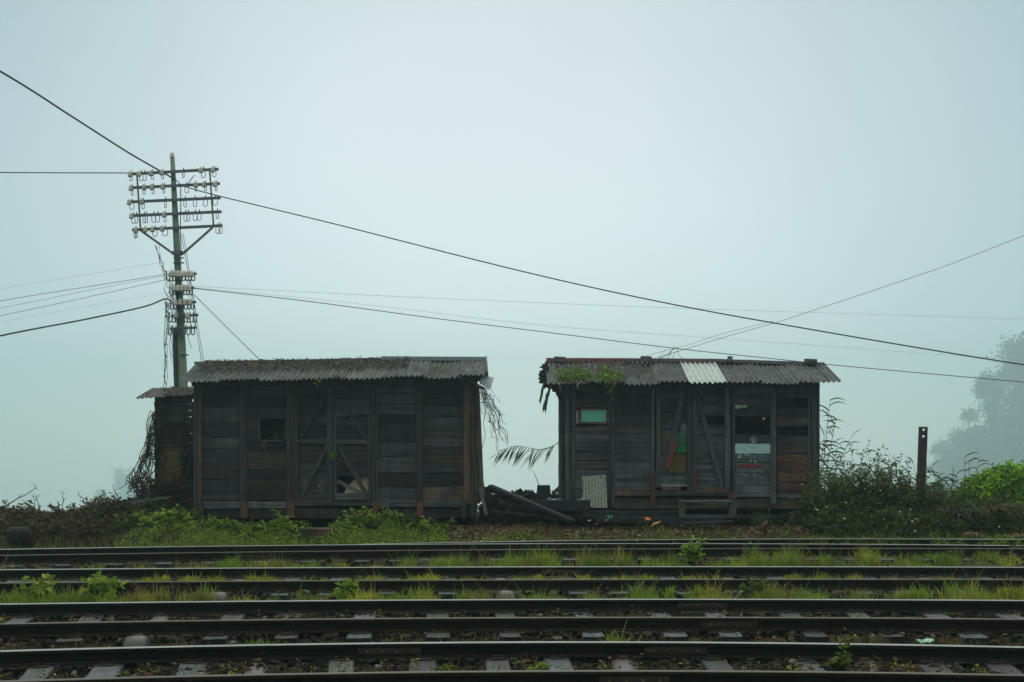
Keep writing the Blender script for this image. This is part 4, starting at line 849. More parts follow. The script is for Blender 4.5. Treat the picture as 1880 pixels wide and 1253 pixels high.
n4 = 20000; fx_ = rng.uniform(-20, 1900, n4); kz = rng.integers(0, 3, n4); yy_ = np.select([kz == 0, kz == 1], [RF['C']((fx_-CX)/F*15)-rng.uniform(.25, 1.4, n4), RF['D']((fx_-CX)/F*16.5)-rng.uniform(.2, 1.4, n4)], RF['B']((fx_-CX)/F*13)-rng.uniform(.2, 1.4, n4)); kk = np.sin(fx_*.037+kz*2)+np.sin(fx_*.091+yy_*2)+np.sin(fx_*.2) > np.where(kz == 0, -.2, .75)
herbs('moss_patches', fx_[kk], yy_[kk], .13, (.018, .05), OLV+[(.24, .30, .04), (.20, .25, .03), (.24, .11, .05), (.26, .30, .05)], 'low olive moss and seedlings among the ballast of the near tracks')
# dry litter on the verge
n = 15000; px = rng.uniform(820, 1640, n); Yv = rng.uniform(27.9, 30.2, n); xv = (px-CX)/F*Yv
pz = ground(xv, Yv)+rng.uniform(.0, .07, n); dd = rng.normal(size=(n, 3)); dd[:, 2] = rng.uniform(-.1, .45, n)
lf, ff, cf = leafcloud(np.stack([xv, Yv, pz], 1), dd, rng.uniform(.03, .16, n), .16, colmix(n, [(.20, .10, .065), (.09, .05, .035), (.36, .27, .18), (.04, .03, .025), (.16, .12, .06), (.10, .035, .025)], .3))
o = npmesh('dry_straw', lf, ff, cf, M['twig']); tag(o, 'brown dry straw and litter on the soil before the right wagon', 'straw', kind='stuff')
n = 5000; px = rng.uniform(-20, 340, n); Yv = rng.uniform(27.6, 29.5, n); xv = (px-CX)/F*Yv
blades('dry_straw', xv, Yv, rng.uniform(.03, .25, n), .014, colmix(n, DRY), 1.6, label='dark dry straw among the left hand scrub', cat='straw')

# small leafy weeds in front of the left wagon
k = 0
for px, py_h, Yw, dense, pal in ((345, .30, 28.6, 30, BRT), (372, .34, 28.9, 24, GRN), (398, .38, 28.7, 30, BRT), (430, .30, 28.5, 26, BRT), (455, .24, 28.8, 20, GRN), (480, .28, 28.5, 26, BRT), (511, .56, 28.6, 12, BRT), (530, .32, 28.4, 26, BRT),
                            (627, .30, 28.5, 24, BRT), (650, .42, 28.7, 30, BRT), (668, .50, 28.8, 30, BRT), (688, .36, 28.6, 26, GRN), (714, .48, 28.8, 26, BRT), (737, .40, 28.7, 20, BRT), (762, .46, 28.7, 24, GRN), (783, .36, 28.5, 20, BRT), (803, .44, 28.6, 16, GRN)):
    stem_plant('weed', 'leafy green weed before the left wagon, %s from the left in its row' % ORD[k], 'weed', (X(px, Yw), Yw, gz(X(px, Yw), Yw)), int(dense*1.4), py_h*1.25, .5, .095, .6, pal, 18, (.03, .05, .015), .004, (.18, .12), 'weeds growing before the left wagon'); k += 1
# the greener shrub mass at the left end
for px, Yw, h, n_, pal, lb in ((345, 29.2, .62, 60, GRN, 'leafy green shrub against the left corner post of the left wagon'), (318, 28.9, .66, 80, BRT, 'bright broad leaved shrub left of the left wagon corner'), (290, 28.8, .66, 80, BRT, 'yellow green broad leaved shrub below the shed door'), (262, 28.9, .62, 80, GRN, 'mid green broad leaved shrub at the foot of the vines'), (235, 28.7, .50, 60, GRN, 'low green shrub at the left edge of the leafy patch'), (300, 30.2, .75, 60, GRN, 'dark green shrub rising in front of the shed'), (262, 30.4, .7, 40, DRK, 'dark shrub under the hanging vines'), (330, 30.4, .7, 40, DRK, 'dark shrub between shed and wagon')):
    stem_plant('shrub', lb, 'shrub', (X(px, Yw), Yw, gz(X(px, Yw), Yw)), n_, h, .6, .13, .7, pal, 14, (.025, .03, .015), .006, (.34, .25), 'leafy shrubs around the shed')
# dead scrub along the left
for i, (px, Yw, h, n_) in enumerate(((10, 29.3, .8, 60), (45, 29.4, .7, 60), (80, 29.2, .66, 60), (115, 29.5, .68, 60), (150, 29.4, .72, 60), (185, 29.6, .85, 70), (215, 29.8, .9, 60), (20, 28.4, .5, 50), (70, 28.3, .5, 50), (125, 28.3, .5, 50), (180, 28.4, .52, 50))):
    stem_plant('dry_bush', 'brown half dead bush, %s from the left in the %s row of scrub' % (ORD[i if i < 7 else i-7], 'back' if i < 7 else 'front'), 'bush', (X(px, Yw), Yw, gz(X(px, Yw), Yw)), n_*2, h*1.15, 1.0, .085, .6, DRY+DRY+DRK+[(.13, .07, .04)], 20, (.03, .022, .016), .005, (.45, .3), 'half dead bushes of the left scrub', upright=.3, kink=.3)
# bare twigs poking above
for i, (x0, y0, x1, y1, Yw, lb) in enumerate(((-20, 950, 64, 898, 29.4, 'long bare branch slanting up at the left edge'), (58, 935, 44, 922, 29.6, 'short bare twig behind the slanting branch'), (66, 936, 63, 912, 29.5, 'thin upright twig near the left edge'), (114, 930, 116, 905, 29.8, 'lone thin upright stalk against the fog'), (155, 920, 143, 906, 29.8, 'short leaning twig left of the scrub hump'), (216, 912, 206, 892, 30, 'stout leaning twig above the scrub hump'), (75, 940, 66, 915, 29.6, 'crooked twig beside the slanting branch'))):
    mb = MB(); a_, b_ = P(x0, y0, Yw), P(x1, y1, Yw); pts = [a_.lerp(b_, k/6)+Vector((rnd(-.02, .02), rnd(-.02, .02), rnd(-.02, .02))) for k in range(7)]; mb.tube(pts, [(.022 if i == 0 else .012)*(1-.1*k) for k in range(7)], 4, (.03, .022, .02))
    for k in range(8 if i == 0 else 3):
        p = pts[random.randint(2, 6)]; q = p+Vector((rnd(-.1, .12), rnd(-.05, .05), rnd(-.06, .14))); mb.tube([p, (p+q)/2+Vector((rnd(-.02, .02), 0, .02)), q], [.006, .004, .002], 3, (.04, .025, .02))
    tag(mb.build('bare_branch', M['twig'], None, a_), lb, 'branch', 'bare twigs of the left scrub')

# tangled vines
def tangle(name, label, cat, a_box, b_box, n_, Yr, r, cols, sag=.1, leaves=0, pal=GRN, mid=None, jit=.06, group=None):
    t = thing(name, label, cat, P((b_box[0]+b_box[1])/2, b_box[3], sum(Yr)/2), group); mb = MB(); LP = []
    for i in range(n_):
        a_ = P(rnd(a_box[0], a_box[1]), rnd(a_box[2], a_box[3]), rnd(*Yr)); b_ = P(rnd(b_box[0], b_box[1]), rnd(b_box[2], b_box[3]), rnd(*Yr)); pts = []
        for k in range(9):
            u = k/8; p = a_.lerp(b_, u)+Vector((rnd(-jit, jit), rnd(-jit, jit), rnd(-jit, jit)-sag*math.sin(math.pi*u)))
            pts.append(p)
        sp_ = smooth(pts, 2); mb.tube(sp_, rnd(.6, 1.2)*r, 3, vary(random.choice(cols), .3)); LP += [p for p in sp_ if random.random() < leaves]
    mb.build('vine_stem', M['twig'], t)
    if LP:
        n = len(LP); v, f, c = leafcloud(np.array([tuple(p) for p in LP]), rng.normal(size=(n, 3)), rng.uniform(.04, .09, n), .6, colmix(n, pal), .2); npmesh('foliage', v, f, c, M['leaf'], t)
    return t
VC = [(.035, .028, .022), (.025, .02, .018), (.05, .04, .03)]
tangle('dead_vine', 'thick tangle of dead vines slanting down the left side of the shed', 'vine', (282, 292, 735, 800), (225, 275, 885, 905), 40, (30.6, 31.2), .008, VC, jit=.09, sag=.15, leaves=.05, pal=DRK)
tangle('dead_vine', 'upright vines covering the shed corner and door edge', 'vine', (284, 300, 740, 790), (272, 300, 860, 900), 16, (30.7, 31.1), .009, VC, jit=.07, leaves=.15, pal=DRK)
tangle('dead_vine', 'dark leafy vines between the shed door and the left wagon', 'vine', (334, 352, 725, 800), (325, 352, 850, 910), 18, (30.5, 31.0), .008, VC, jit=.07, leaves=.5, pal=DRK)
tangle('brush_heap', 'brown heap of brushwood at the foot of the shed', 'brushwood', (235, 350, 865, 905), (235, 350, 885, 925), 130, (30.2, 30.9), .008, VC+[(.06, .04, .03)], jit=.07, leaves=.2, pal=DRY)
tangle('brush_heap', 'reddish brown heap of dry brush on the scrub hump', 'brushwood', (150, 240, 918, 940), (155, 245, 915, 945), 110, (29.6, 30.2), .008, [(.07, .04, .028), (.09, .055, .035), (.05, .035, .02)], jit=.06, leaves=.3, pal=[(.09, .05, .03), (.07, .06, .03)])
tangle('dead_vine', 'bare twiggy vine hanging from the right eave of the left wagon', 'vine', (880, 892, 712, 730), (884, 932, 740, 830), 26, (29.9, 30.4), .0055, [(.04, .045, .04), (.05, .04, .035)], jit=.07, sag=-.12, leaves=.04, pal=DRK)
tangle('dead_vine', 'hairy creeper hanging down the left side of the telegraph pole', 'vine', (285, 292, 445, 455), (302, 312, 505, 515), 4, (32.7, 33), .007, VC, jit=.03, sag=.02)
tangle('dead_vine', 'long creeper stem hanging from the thick cable to the shed roof', 'vine', (303, 307, 550, 556), (303, 306, 710, 715), 3, (32.4, 32.6), .009, VC, jit=.035, sag=0, leaves=.35, pal=DRK)
tangle('dead_vine', 'mess of twigs and wire tails knotted around the lower pole brackets', 'vine', (300, 330, 495, 560), (298, 345, 520, 600), 26, (32.7, 33.0), .005, [(.07, .09, .075), (.05, .06, .06)], jit=.08)
tangle('dead_vine', 'thin creeper down the dark support post of the pole', 'vine', (305, 309, 556, 565), (316, 320, 665, 680), 2, (32.6, 32.8), .007, VC, jit=.02)
tangle('dead_vine', 'dry stalks hanging on the first bay of the left wagon', 'vine', (376, 388, 748, 752), (382, 388, 800, 815), 3, (29.86, 29.9), .006, [(.07, .065, .06)], jit=.02)
tangle('dead_vine', 'pale dry roots under the window of the left wagon', 'vine', (478, 490, 808, 812), (480, 490, 815, 825), 7, (29.85, 29.92), .006, [(.12, .09, .08)], jit=.02)

# roof litter + roof plants
def litter(name, label, px0, px1, t0, t1, n_, zl, zr_, pal, xl, xr, fn, size=(.03, .09)):
    """scatter flat bits on a front roof slope between ridge (t=1) and eave (t=0)"""
    px = rng.uniform(0, 1, n_); t = t0+(t1-t0)*rng.random(n_)**fn; x = px0+(px1-px0)*px
    u = (x-xl)/(xr-xl); ze = zl[0]+(zl[1]-zl[0])*u; zr = zr_[0]+(zr_[1]-zr_[0])*u
    y = 29.5+1.7*t; z = ze+(zr-ze)*t+.03+rng.uniform(0, .035, n_)
    d = rng.normal(size=(n_, 3)); d[:, 2] *= .35
    v, f, c = leafcloud(np.stack([x, y, z], 1), d, rng.uniform(*size, n_), .45, colmix(n_, pal), .1)
    return v, f, c
ZL1, ZR1 = (Z(700.5, 29.5), Z(690, 29.5)), (Z(667, 31.2), Z(659, 31.2))
LIT = [(.12, .10, .085), (.16, .13, .11), (.07, .06, .052), (.05, .05, .046), (.22, .19, .16), (.12, .09, .07)]
v, f, c = litter('', '', -6.7, -2.2, .3, 1.0, 5200, ZL1, ZR1, LIT, -6.87, -.55, .6)
o = npmesh('leaf_litter', v, f, c, M['leaf']); tag(o, 'brown leaf litter covering the left wagon roof', 'leaf litter', kind='stuff')
v, f, c = litter('', '', .9, 3.0, .1, 1.0, 900, (Z(703, 29.5),)*2, (Z(663, 31.2), Z(665, 31.2)), LIT, .72, 3, .7)
o = npmesh('leaf_litter', v, f, c, M['leaf']); tag(o, 'dry litter on the left half of the right wagon roof', 'leaf litter', kind='stuff')
n_ = 500; x = rng.uniform(X(255, 31.5), X(352, 31.5), n_); y = rng.uniform(31, 32.3, n_); z = Z(728, 30.9)+(y-30.9)/1.4*(Z(713, 32.3)-Z(728, 30.9))+.03
v, f, c = leafcloud(np.stack([x, y, z], 1)[x > -7.7], rng.normal(size=((x > -7.7).sum(), 3))*np.array([[1, 1, .3]]), rng.uniform(.03, .08, (x > -7.7).sum()), .5, colmix((x > -7.7).sum(), LIT), 0)
o = npmesh('leaf_litter', v, f, c, M['leaf']); tag(o, 'brown litter on the shed roof', 'leaf litter', kind='stuff')
def sprig(label, px, py, Yw, n_, size, pal, sp=(.12, .05, .08), hang=0.0):
    c0 = P(px, py, Yw); t = thing('sprig', label, 'plant', c0, 'small green sprigs on the wagons'); mb = MB(); LP, LD = [], []
    for i in range(n_):
        q = c0+Vector((rnd(-sp[0], sp[0]), rnd(-sp[1], sp[1]), rnd(-sp[2], sp[2])-hang)); mb.tube([c0, (c0+q)/2+Vector((0, 0, .02)), q], .003, 3, (.06, .09, .02)); LP.append(tuple(q)); LD.append((rnd(-1, 1), rnd(-.6, .2), rnd(-.7, .5)))
    mb.build('stem', M['twig'], t); n = len(LP); v, f, c = leafcloud(np.array(LP), np.array(LD), rng.uniform(.6, 1.2, n)*size, .7, colmix(n, pal, .15), .2); npmesh('foliage', v, f, c, M['leaf'], t)
YL = [(.20, .24, .02), (.16, .22, .02), (.26, .26, .04)]
sprig('yellow green sprig near the right end of the left wagon roof', 801, 677, 30.2, 16, .07, YL); sprig('yellow green sprig left of the roof end sprig', 767, 678, 30.2, 7, .05, YL); sprig('yellow green leaves on the eave above the door', 616, 692, 29.6, 12, .07, YL, (.07, .03, .03)); sprig('green leaves hanging off the eave left of the door', 584, 702, 29.45, 12, .06, YL, (.07, .03, .06))
sprig('faint yellow sprig on the litter of the left wagon roof', 465, 682, 30.1, 8, .06, [(.12, .14, .03)]); sprig('bright green seedling growing on the door post of the left wagon', 612, 836, 29.85, 16, .10, [(.10, .26, .02), (.14, .30, .03)], (.10, .04, .09)); sprig('small yellow green leaf low on the left door leaf', 586, 898, 29.85, 6, .08, [(.18, .26, .02)], (.05, .03, .05)); sprig('single pale leaf on the first bay of the left wagon', 434, 768, 29.85, 3, .09, [(.2, .22, .06)], (.02, .02, .04))
sprig('green creeper leaves inside the small window of the left wagon', 508, 800, 30.15, 34, .09, [(.03, .08, .02), (.04, .10, .03)], (.16, .06, .10))
sprig('thin pale seed tassel hanging from the right wagon eave', 1120, 716, 29.5, 12, .07, [(.20, .22, .05), (.12, .15, .04)], (.03, .02, .12), .06); sprig('small dead tendril hanging above the teal window', 1084, 712, 29.5, 6, .06, [(.08, .08, .05)], (.03, .02, .08), .05)
# fern mat on the right wagon roof
for i, (px, py, w_, h_, lb) in enumerate(((1045, 692, .22, .07, 'leafy green fern clump at the left of the right wagon roof'), (1072, 688, .30, .10, 'bright green fern clump in the middle of the roof greenery'), (1104, 692, .30, .10, 'dark green creeper clump spilling over the right wagon eave'), (1124, 690, .14, .08, 'last green creeper clump beside the bare roof sheets'))):
    Yw = 29.9; c0 = P(px, py, Yw); t = thing('roof_fern', lb, 'plant', c0, 'ferns on the right wagon roof'); n = 300; cx_ = c0.x+rng.normal(0, w_*.6, 9); ct_ = rng.uniform(-.02, .5, 9)**1.3 if False else rng.uniform(0, .5, 9); kq = rng.integers(0, 9, n)
    p = np.stack([cx_[kq]+rng.normal(0, .06, n), np.zeros(n), np.zeros(n)], 1); tt = np.clip(ct_[kq]+rng.normal(0, .06, n)-(rng.random(n) < .15)*.1, -.06, .62); p[:, 1] = 29.5+1.7*tt; p[:, 2] = Z(703, 29.5)+(Z(664, 31.2)-Z(703, 29.5))*tt+.02+rng.uniform(0, .10, n)
    d = np.stack([rng.uniform(-1, 1, n), rng.uniform(-.6, .2, n), rng.uniform(-.9, .8, n)], 1)
    v, f, c = leafcloud(p, d, rng.uniform(.05, .15, n), .28, colmix(n, [(.11, .20, .03), (.16, .26, .04), (.06, .12, .02), (.26, .28, .08)]), .3); npmesh('foliage', v, f, c, M['leaf'], t)
    mb = MB()
    for q in range(10): a_ = Vector(p[q]); mb.tube([a_, a_+Vector((rnd(-.1, .1), -.03, rnd(-.1, .06)))], .004, 3, (.06, .05, .03))
    mb.build('stem', M['twig'], t)
# dry stalks above ridge
tangle('dry_stalk', 'bent dry stalks sticking up from the ridge of the right wagon', 'stalk', (1180, 1260, 657, 662), (1205, 1270, 636, 652), 7, (31.1, 31.2), .005, [(.06, .06, .05)], jit=.02)

# palm fronds
def frond(label, base, tip, sag, nl, ll, Yw, col, width=1.0, down=.8):
    a_, b_ = P(*base, Yw), P(*tip, Yw-.2); t = thing('palm_frond', label, 'palm frond', a_, 'green palm fronds between the wagons'); pts = [a_.lerp(b_, k/14)+Vector((0, 0, sag*math.sin(math.pi*k/14)-(.10*math.sin(2*math.pi*k/14) if sag < 0 else 0))) for k in range(15)]
    mb = MB(); mb.tube(pts, [.012*(1-k/17) for k in range(15)], 4, vary(col, .1)); mb.build('midrib', M['twig'], t); mb = MB(); dr = (b_-a_).normalized()
    for k in range(nl):
        u = .12+.88*k/nl; q = u*14; j_ = min(int(q), 13); p = pts[j_].lerp(pts[j_+1], q-j_)
        for sgn in (-1, 1):
            L = ll*(.55+.45*math.sin(math.pi*min(1, u*.9+.1)))*rnd(.8, 1.1); d = (dr*rnd(.2, 1.0)+Vector((0, sgn*.5, -down*(rnd(.8, 1.1) if sgn < 0 else rnd(-.1, .8)))))
            d.normalize(); m_ = p+d*L*.5; e_ = p+d*L+Vector((0, 0, -L*.12)); w_ = Vector((.017, 0, .010))*width
            mb.add([p-w_*.5, m_-w_, e_, m_+w_, p+w_*.5], [(0, 1, 3, 4), (1, 2, 3)], vary(col, .25))
    mb.build('leaflets', M['leaf'], t)
frond('long green palm frond arching left from behind the right wagon into the gap', (1031, 809), (912, 833), -.02, 19, .58, 30.9, (.06, .17, .06), 1.4)
frond('small palm frond hanging from the left eave of the right wagon', (1012, 700), (998, 745), .0, 12, .30, 30.0, (.02, .055, .035), 1.2)
frond('second short palm frond hanging beside the left eave of the right wagon', (1000, 695), (992, 732), .03, 10, .26, 30.1, (.02, .055, .035), 1.2)
frond('drooping palm frond tip under the right eave corner', (1003, 722), (1002, 748), .0, 9, .24, 30.2, (.02, .055, .035), 1.2)
frond('short palm leaf low beside the left end of the right wagon', (1032, 890), (1008, 915), .05, 9, .25, 30.8, (.02, .05, .03), 1.2)

# canes (reeds)
def cane(label, base, tip, Yw, nl, ll, col, r=.012, group='tall canes right of the right wagon'):
    a_, b_ = P(*base, Yw), P(*tip, Yw); t = thing('cane', label, 'cane', a_, group); c_ = (a_+b_)/2+Vector((0, 0, .12)); pts = [a_.lerp(c_, k/8).lerp(c_.lerp(b_, k/8), k/8) for k in range(9)]
    mb = MB(); mb.tube(pts, [r*(1-k/11) for k in range(9)], 5, vary(col, .1)); mb.build('stem', M['twig'], t); mb = MB()
    for k in range(nl):
        u = .25+.75*k/max(1, nl-1); q = u*8; j_ = min(int(q), 7); p = pts[j_].lerp(pts[j_+1], q-j_); an = rnd(-1, 1); L = ll*rnd(.6, 1.1); d = Vector((an, rnd(-.5, .2), rnd(.1, .8))).normalized(); prev = p; w0 = .014
        ps = []
        for s_ in range(5): ps.append(prev.copy()); prev = prev+d*L/4; d = (d+Vector((0, 0, -.33))).normalized()
        vs = []
        for s_, p_ in enumerate(ps): w_ = w0*(1-(s_/4)**2)+.001; vs += [p_-Vector((0, 0, w_)), p_+Vector((w_*.6, 0, w_))]
        mb.add(vs, [(2*i, 2*i+1, 2*i+3, 2*i+2) for i in range(4)], vary(col, .3))
    mb.build('leaves', M['leaf'], t)
CG = (.075, .13, .05)
for lb, ba, ti, nl in (('tall arching cane topped near the right wagon eave', (1505, 925), (1524, 735), 14), ('cane arching far right beside the right wagon', (1510, 925), (1562, 805), 12), ('short cane leaning right at the right wagon wall', (1507, 930), (1535, 770), 14), ('lowest cane fanning out by the right wagon corner', (1505, 930), (1530, 850), 12), ('thin cane hugging the right wagon end post', (1503, 930), (1513, 800), 14)):
    cane(lb, ba, ti, 30.2, nl, .42, CG)
for i, (ba, ti) in enumerate((((1772, 925), (1771, 840)), ((1742, 930), (1752, 862)), ((1782, 925), (1778, 850)), ((1735, 930), (1728, 880)), ((1790, 920), (1796, 848)), ((1760, 925), (1756, 870)), ((1762, 930), (1738, 890)))):
    cane('jointed green cane behind the bushes, %s of those right of the rail post' % ORD[i], ba, ti, 29.6, 5, .34, (.05, .09, .03), .010, 'canes between rail post and bright mound')
for i, (ba, ti) in enumerate((((1640, 930), (1632, 856)), ((1722, 925), (1716, 868)), ((1600, 930), (1590, 830)), ((1706, 930), (1708, 862)))):
    cane('slender cane among the dark bushes, %s from the front of those beside the post' % ORD[i], ba, ti, 28.6, 6, .36, (.07, .11, .035), .008, 'slender canes among the bushes')
cane('single blade of cane just left of the rusty rail post', (1684, 900), (1676, 850), 29.2, 3, .3, (.06, .10, .03), .006, None)

# bushes at the right
RB = [('airy dark bush with white flowers right of the wagon corner', 1535, 28.9, 1.15, 90, DRK+GRN[:1], .5, .55), ('tall airy bush with white flowers, topmost of the right hand bushes', 1575, 29.0, 1.70, 110, DRK+GRN[:2], .5, .6), ('dark bush between the tallest bush and the rail post', 1620, 28.9, 1.45, 110, DRK, .5, .6),
      ('bush with thin tops just left of the rail post', 1660, 29.0, 1.30, 90, DRK+GRN[:1], .45, .5), ('dark flowering bush right of the rail post', 1715, 28.9, 1.05, 90, DRK, .4, .5), ('low dark bush below the canes', 1755, 28.7, .60, 90, DRK+DRY[:1], .4, .5), ('low dark bush in front of the bright mound', 1810, 28.4, .42, 90, DRK+DRY[:1], .4, .5), ('dark bush at the right edge under the bright mound', 1868, 28.4, .42, 90, DRK, .3, .5),
      ('low front bush with scattered white flowers beside the wagon end', 1555, 28.3, .62, 110, DRK, .4, .6), ('low front bush with white flowers left of the rail post', 1640, 28.2, .62, 110, DRK, .4, .6), ('low front bush right of the rail post foot', 1715, 28.2, .60, 110, DRK+DRY[:1], .4, .6)]
for lb, px, Yw, h, n_, pal, fl_, rb in RB:
    stem_plant('bush', lb, 'bush', (X(px, Yw), Yw, gz(X(px, Yw), Yw)), int(n_*2.8), h*1.22, .5, .07, .5, pal+GRN+GRN+[(.18, .23, .07), (.15, .19, .06), (.22, .26, .09)]+([(.17, .21, .07), (.20, .22, .08), (.14, .20, .05)] if RB.index((lb, px, Yw, h, n_, pal, fl_, rb)) % 2 else []), 32, (.03, .026, .018), .0045, (rb, .35), 'bushes at the right of the wagons', flowers=fl_*.13, upright=.6, leaf_from=.1, kink=.16)
# bright mound of creeper
def mound(label, px, py, Yw, rx, ry, rz, n_, pal, size):
    c0 = P(px, py, Yw); t = thing('creeper_mound', label, 'creeper', Vector((c0.x, c0.y, gz(c0.x, c0.y))), 'bright creeper mounds at the right edge'); th = rng.uniform(0, 6.283, n_); u = rng.uniform(-.1, 1, n_); s_ = np.sqrt(np.clip(1-u*u, 0, 1)); rr = rng.uniform(.78, 1.03, n_)+.07*np.sin(th*5)+.05*np.sin(th*11+u*7)
    p = np.stack([c0.x+rx*s_*np.cos(th)*rr, c0.y+ry*s_*np.sin(th)*rr, c0.z+rz*u*rr], 1); d = np.stack([s_*np.cos(th), s_*np.sin(th), u*0-.2], 1)+rng.normal(0, .6, (n_, 3))
    v, f, c = leafcloud(p, d, rng.uniform(.6, 1.3, n_)*size, .75, colmix(n_, pal, .3)*(1.02+.38*np.sin(p[:, :1]*6+np.sin(p[:, 2:]*9)*2)*np.cos(p[:, 2:]*7)), .25); npmesh('foliage', v, f, c, M['leaf'], t)
    mb = MB()
    for i in range(60):
        k = random.randrange(n_); mb.tube([(c0.x+rnd(-.3, .3)*rx, c0.y, gz(c0.x, c0.y)), tuple(p[k]*.5+np.array([c0.x, c0.y, c0.z])*.5), tuple(p[k])], [.012, .008, .003], 3, (.04, .035, .02))
    mb.build('stem', M['twig'], t)
mound('bright lime green creeper mound at the right edge', 1862, 948, 29.0, .98, .6, 1.03, 13000, [(.22, .42, .02), (.15, .33, .02), (.32, .52, .03), (.08, .20, .02)], .072)
mound('lower left shoulder of bright creeper beside the canes', 1798, 955, 29.1, .5, .45, .9, 4600, [(.17, .33, .02), (.11, .24, .02), (.22, .38, .03), (.06, .15, .02)], .072)
mound('bright creeper just beyond the right edge', 1960, 950, 29.0, .9, .6, .9, 2600, [(.17, .42, .02), (.12, .33, .02), (.24, .50, .03)], .10)
# strap leaved grass clumps at right
def strap(label, px, py, Yw, n_, L, pal, w0=.014):
    c0 = P(px, py, Yw); t = thing('strap_grass', label, 'grass clump', c0, 'arching grass clumps at the right'); mb = MB()
    for i in range(n_):
        an = rnd(0, 6.283); d = Vector((math.cos(an)*.9, math.sin(an)*.5-.35, rnd(.3, 1.1))).normalized(); p = c0+Vector((rnd(-.15, .15), rnd(-.1, .1), rnd(-.05, .05))); ln = L*rnd(.5, 1.1); vs = []
        for s_ in range(7): w_ = w0*(1-(s_/6)**2)+.001; vs += [p-Vector((w_, 0, 0)), p+Vector((w_, 0, w_*.5))]; p = p+d*ln/6; d = (d+Vector((0, 0, -.28))).normalized()
        mb.add(vs, [(2*k, 2*k+1, 2*k+3, 2*k+2) for k in range(6)], vary(random.choice(pal), .25))
    mb.build('leaves', M['leaf'], t)
SP = [(.06, .07, .02), (.10, .08, .03), (.04, .06, .02), (.13, .09, .04)]
strap('arching brown green grass clump hanging below the bright mound', 1828, 938, 28.3, 80, .55, SP); strap('dry arching grass clump left of the bright mound', 1785, 945, 28.3, 60, .5, SP); strap('orange tinted grass clump at the right edge', 1882, 950, 28.2, 50, .55, [(.16, .09, .03), (.08, .08, .02)]); strap('low grass clump left of the creeper mound foot', 1755, 945, 28.2, 70, .6, [(.04, .06, .02), (.06, .06, .025)])
strap('green blades lying at the foot of the right wagon', 1400, 962, 28.9, 40, .4, [(.03, .08, .02), (.05, .10, .03)], .01); strap('green blades beside the bush at the right wagon foot', 1480, 965, 28.9, 50, .5, [(.03, .08, .03), (.05, .09, .03)], .01)

# weeds standing on the tracks
TW = [('bushy green weed standing between the third and fourth tracks, left of centre', 640, 'E', .55, .42, 26, BRT, .10), ('broad leaved weed by the siding rail right of centre', 1275, 'G', .5, .46, 18, BRT, .12), ('broad leaved plant right of the rust domed sleeper end', 1385, 'E', .5, .40, 16, GRN, .13), ('palmate weed near the left edge', 85, 'E', .5, .42, 14, BRT, .12),
      ('dark broad leaved weed left of the grass on the third track', 200, 'E', .5, .46, 14, BRT, .14), ('small weed sprouting at the far right tracks', 1385, 'G', .5, .36, 14, GRN, .08), ('thin weed before the nearest rails at right', 1535, 'A', -.9, .30, 7, GRN, .10), ('tiny yellow weed between the nearest sleepers', 822, 'A', -.9, .16, 5, YEL, .07),
      ('small green weed left of the nearest pale sleepers', 992, 'A', -1.0, .14, 8, BRT, .07), ('low weed in front of the third rail at right', 1512, 'C', .6, .14, 8, BRT, .07), ('low yellow weed at the right of the third rail', 1468, 'C', .6, .12, 8, YEL, .06), ('seedling among the verge grass right of centre', 1765, 'G', .6, .34, 10, GRN, .07),
      ('small weed beside the fourth rail at far right', 1735, 'D', -.7, .14, 8, GRN, .07), ('green seedling before the verge at right', 1855, 'H', .4, .3, 10, GRN, .07), ('small curled weed in front of the fourth rail', 562, 'E', .55, .30, 6, GRN, .10)]
for lb, px, k_, off, h, n_, pal, lf in TW:
    x, y = trackpt([px], off, k_); x, y = float(x[0]), float(y[0]); stem_plant('weed', lb, 'weed', (x, y, gz(x, y)), int(n_*1.7), h*1.15, .45, lf, .5, pal, 9, (.04, .07, .02), .004, (.06, .05), 'weeds standing on the tracks')

# ------------------------------------------------------------------ rubble between the wagons
def plank(label, a_, b_, wd, dep, col=(.018, .02, .022), m='wood_d', name='charred_plank', cat='plank', grp='charred timbers lying between the wagons'):
    mb = MB(); A_, B_ = P(*a_), P(*b_); n = 5
    for i in range(n):
        p, q = A_.lerp(B_, i/n), A_.lerp(B_, (i+1)/n); 
    mb.pbox(A_, B_, wd, dep, col, up=(0, 0, 1) if abs((B_-A_).normalized().z) < .5 else (0, 1, 0)); return tag(mb.build(name, M[m], None, A_ if A_.z < B_.z else B_, bevel=.008), label, cat, grp)
plank('long charred plank slanting down to the ground between the wagons', (900, 893, 30.0), (1052, 957, 28.75), .17, .07, (.018, .020, .023))
plank('second charred plank lying under the slanting one', (891, 897, 30.6), (962, 916, 30.1), .14, .08)
plank('thick dark beam lying from the gap to the patterned board', (960, 928, 30.0), (1082, 928.5, 29.5), .16, .22)
plank('long low dark beam under the right wagon', (1070, 944, 29.55), (1248, 944, 29.5), .18, .14)
plank('lower dark beam on the ground before the right wagon', (1095, 955, 29.2), (1330, 956, 29.1), .16, .12)
plank('dark beam half buried in the rubble heap', (890, 925, 30.6), (1010, 930, 30.3), .2, .25)
plank('short charred stub leaning left on the rubble', (925, 905, 31.2), (890, 900, 31.0), .12, .10)
plank('small charred batten at the foot of the rubble', (905, 940, 29.8), (990, 948, 29.6), .1, .06)
plank('low dark board by the step of the right wagon', (1255, 962, 28.9), (1345, 958, 29.0), .2, .05, (.022, .026, .03))
mb = MB()
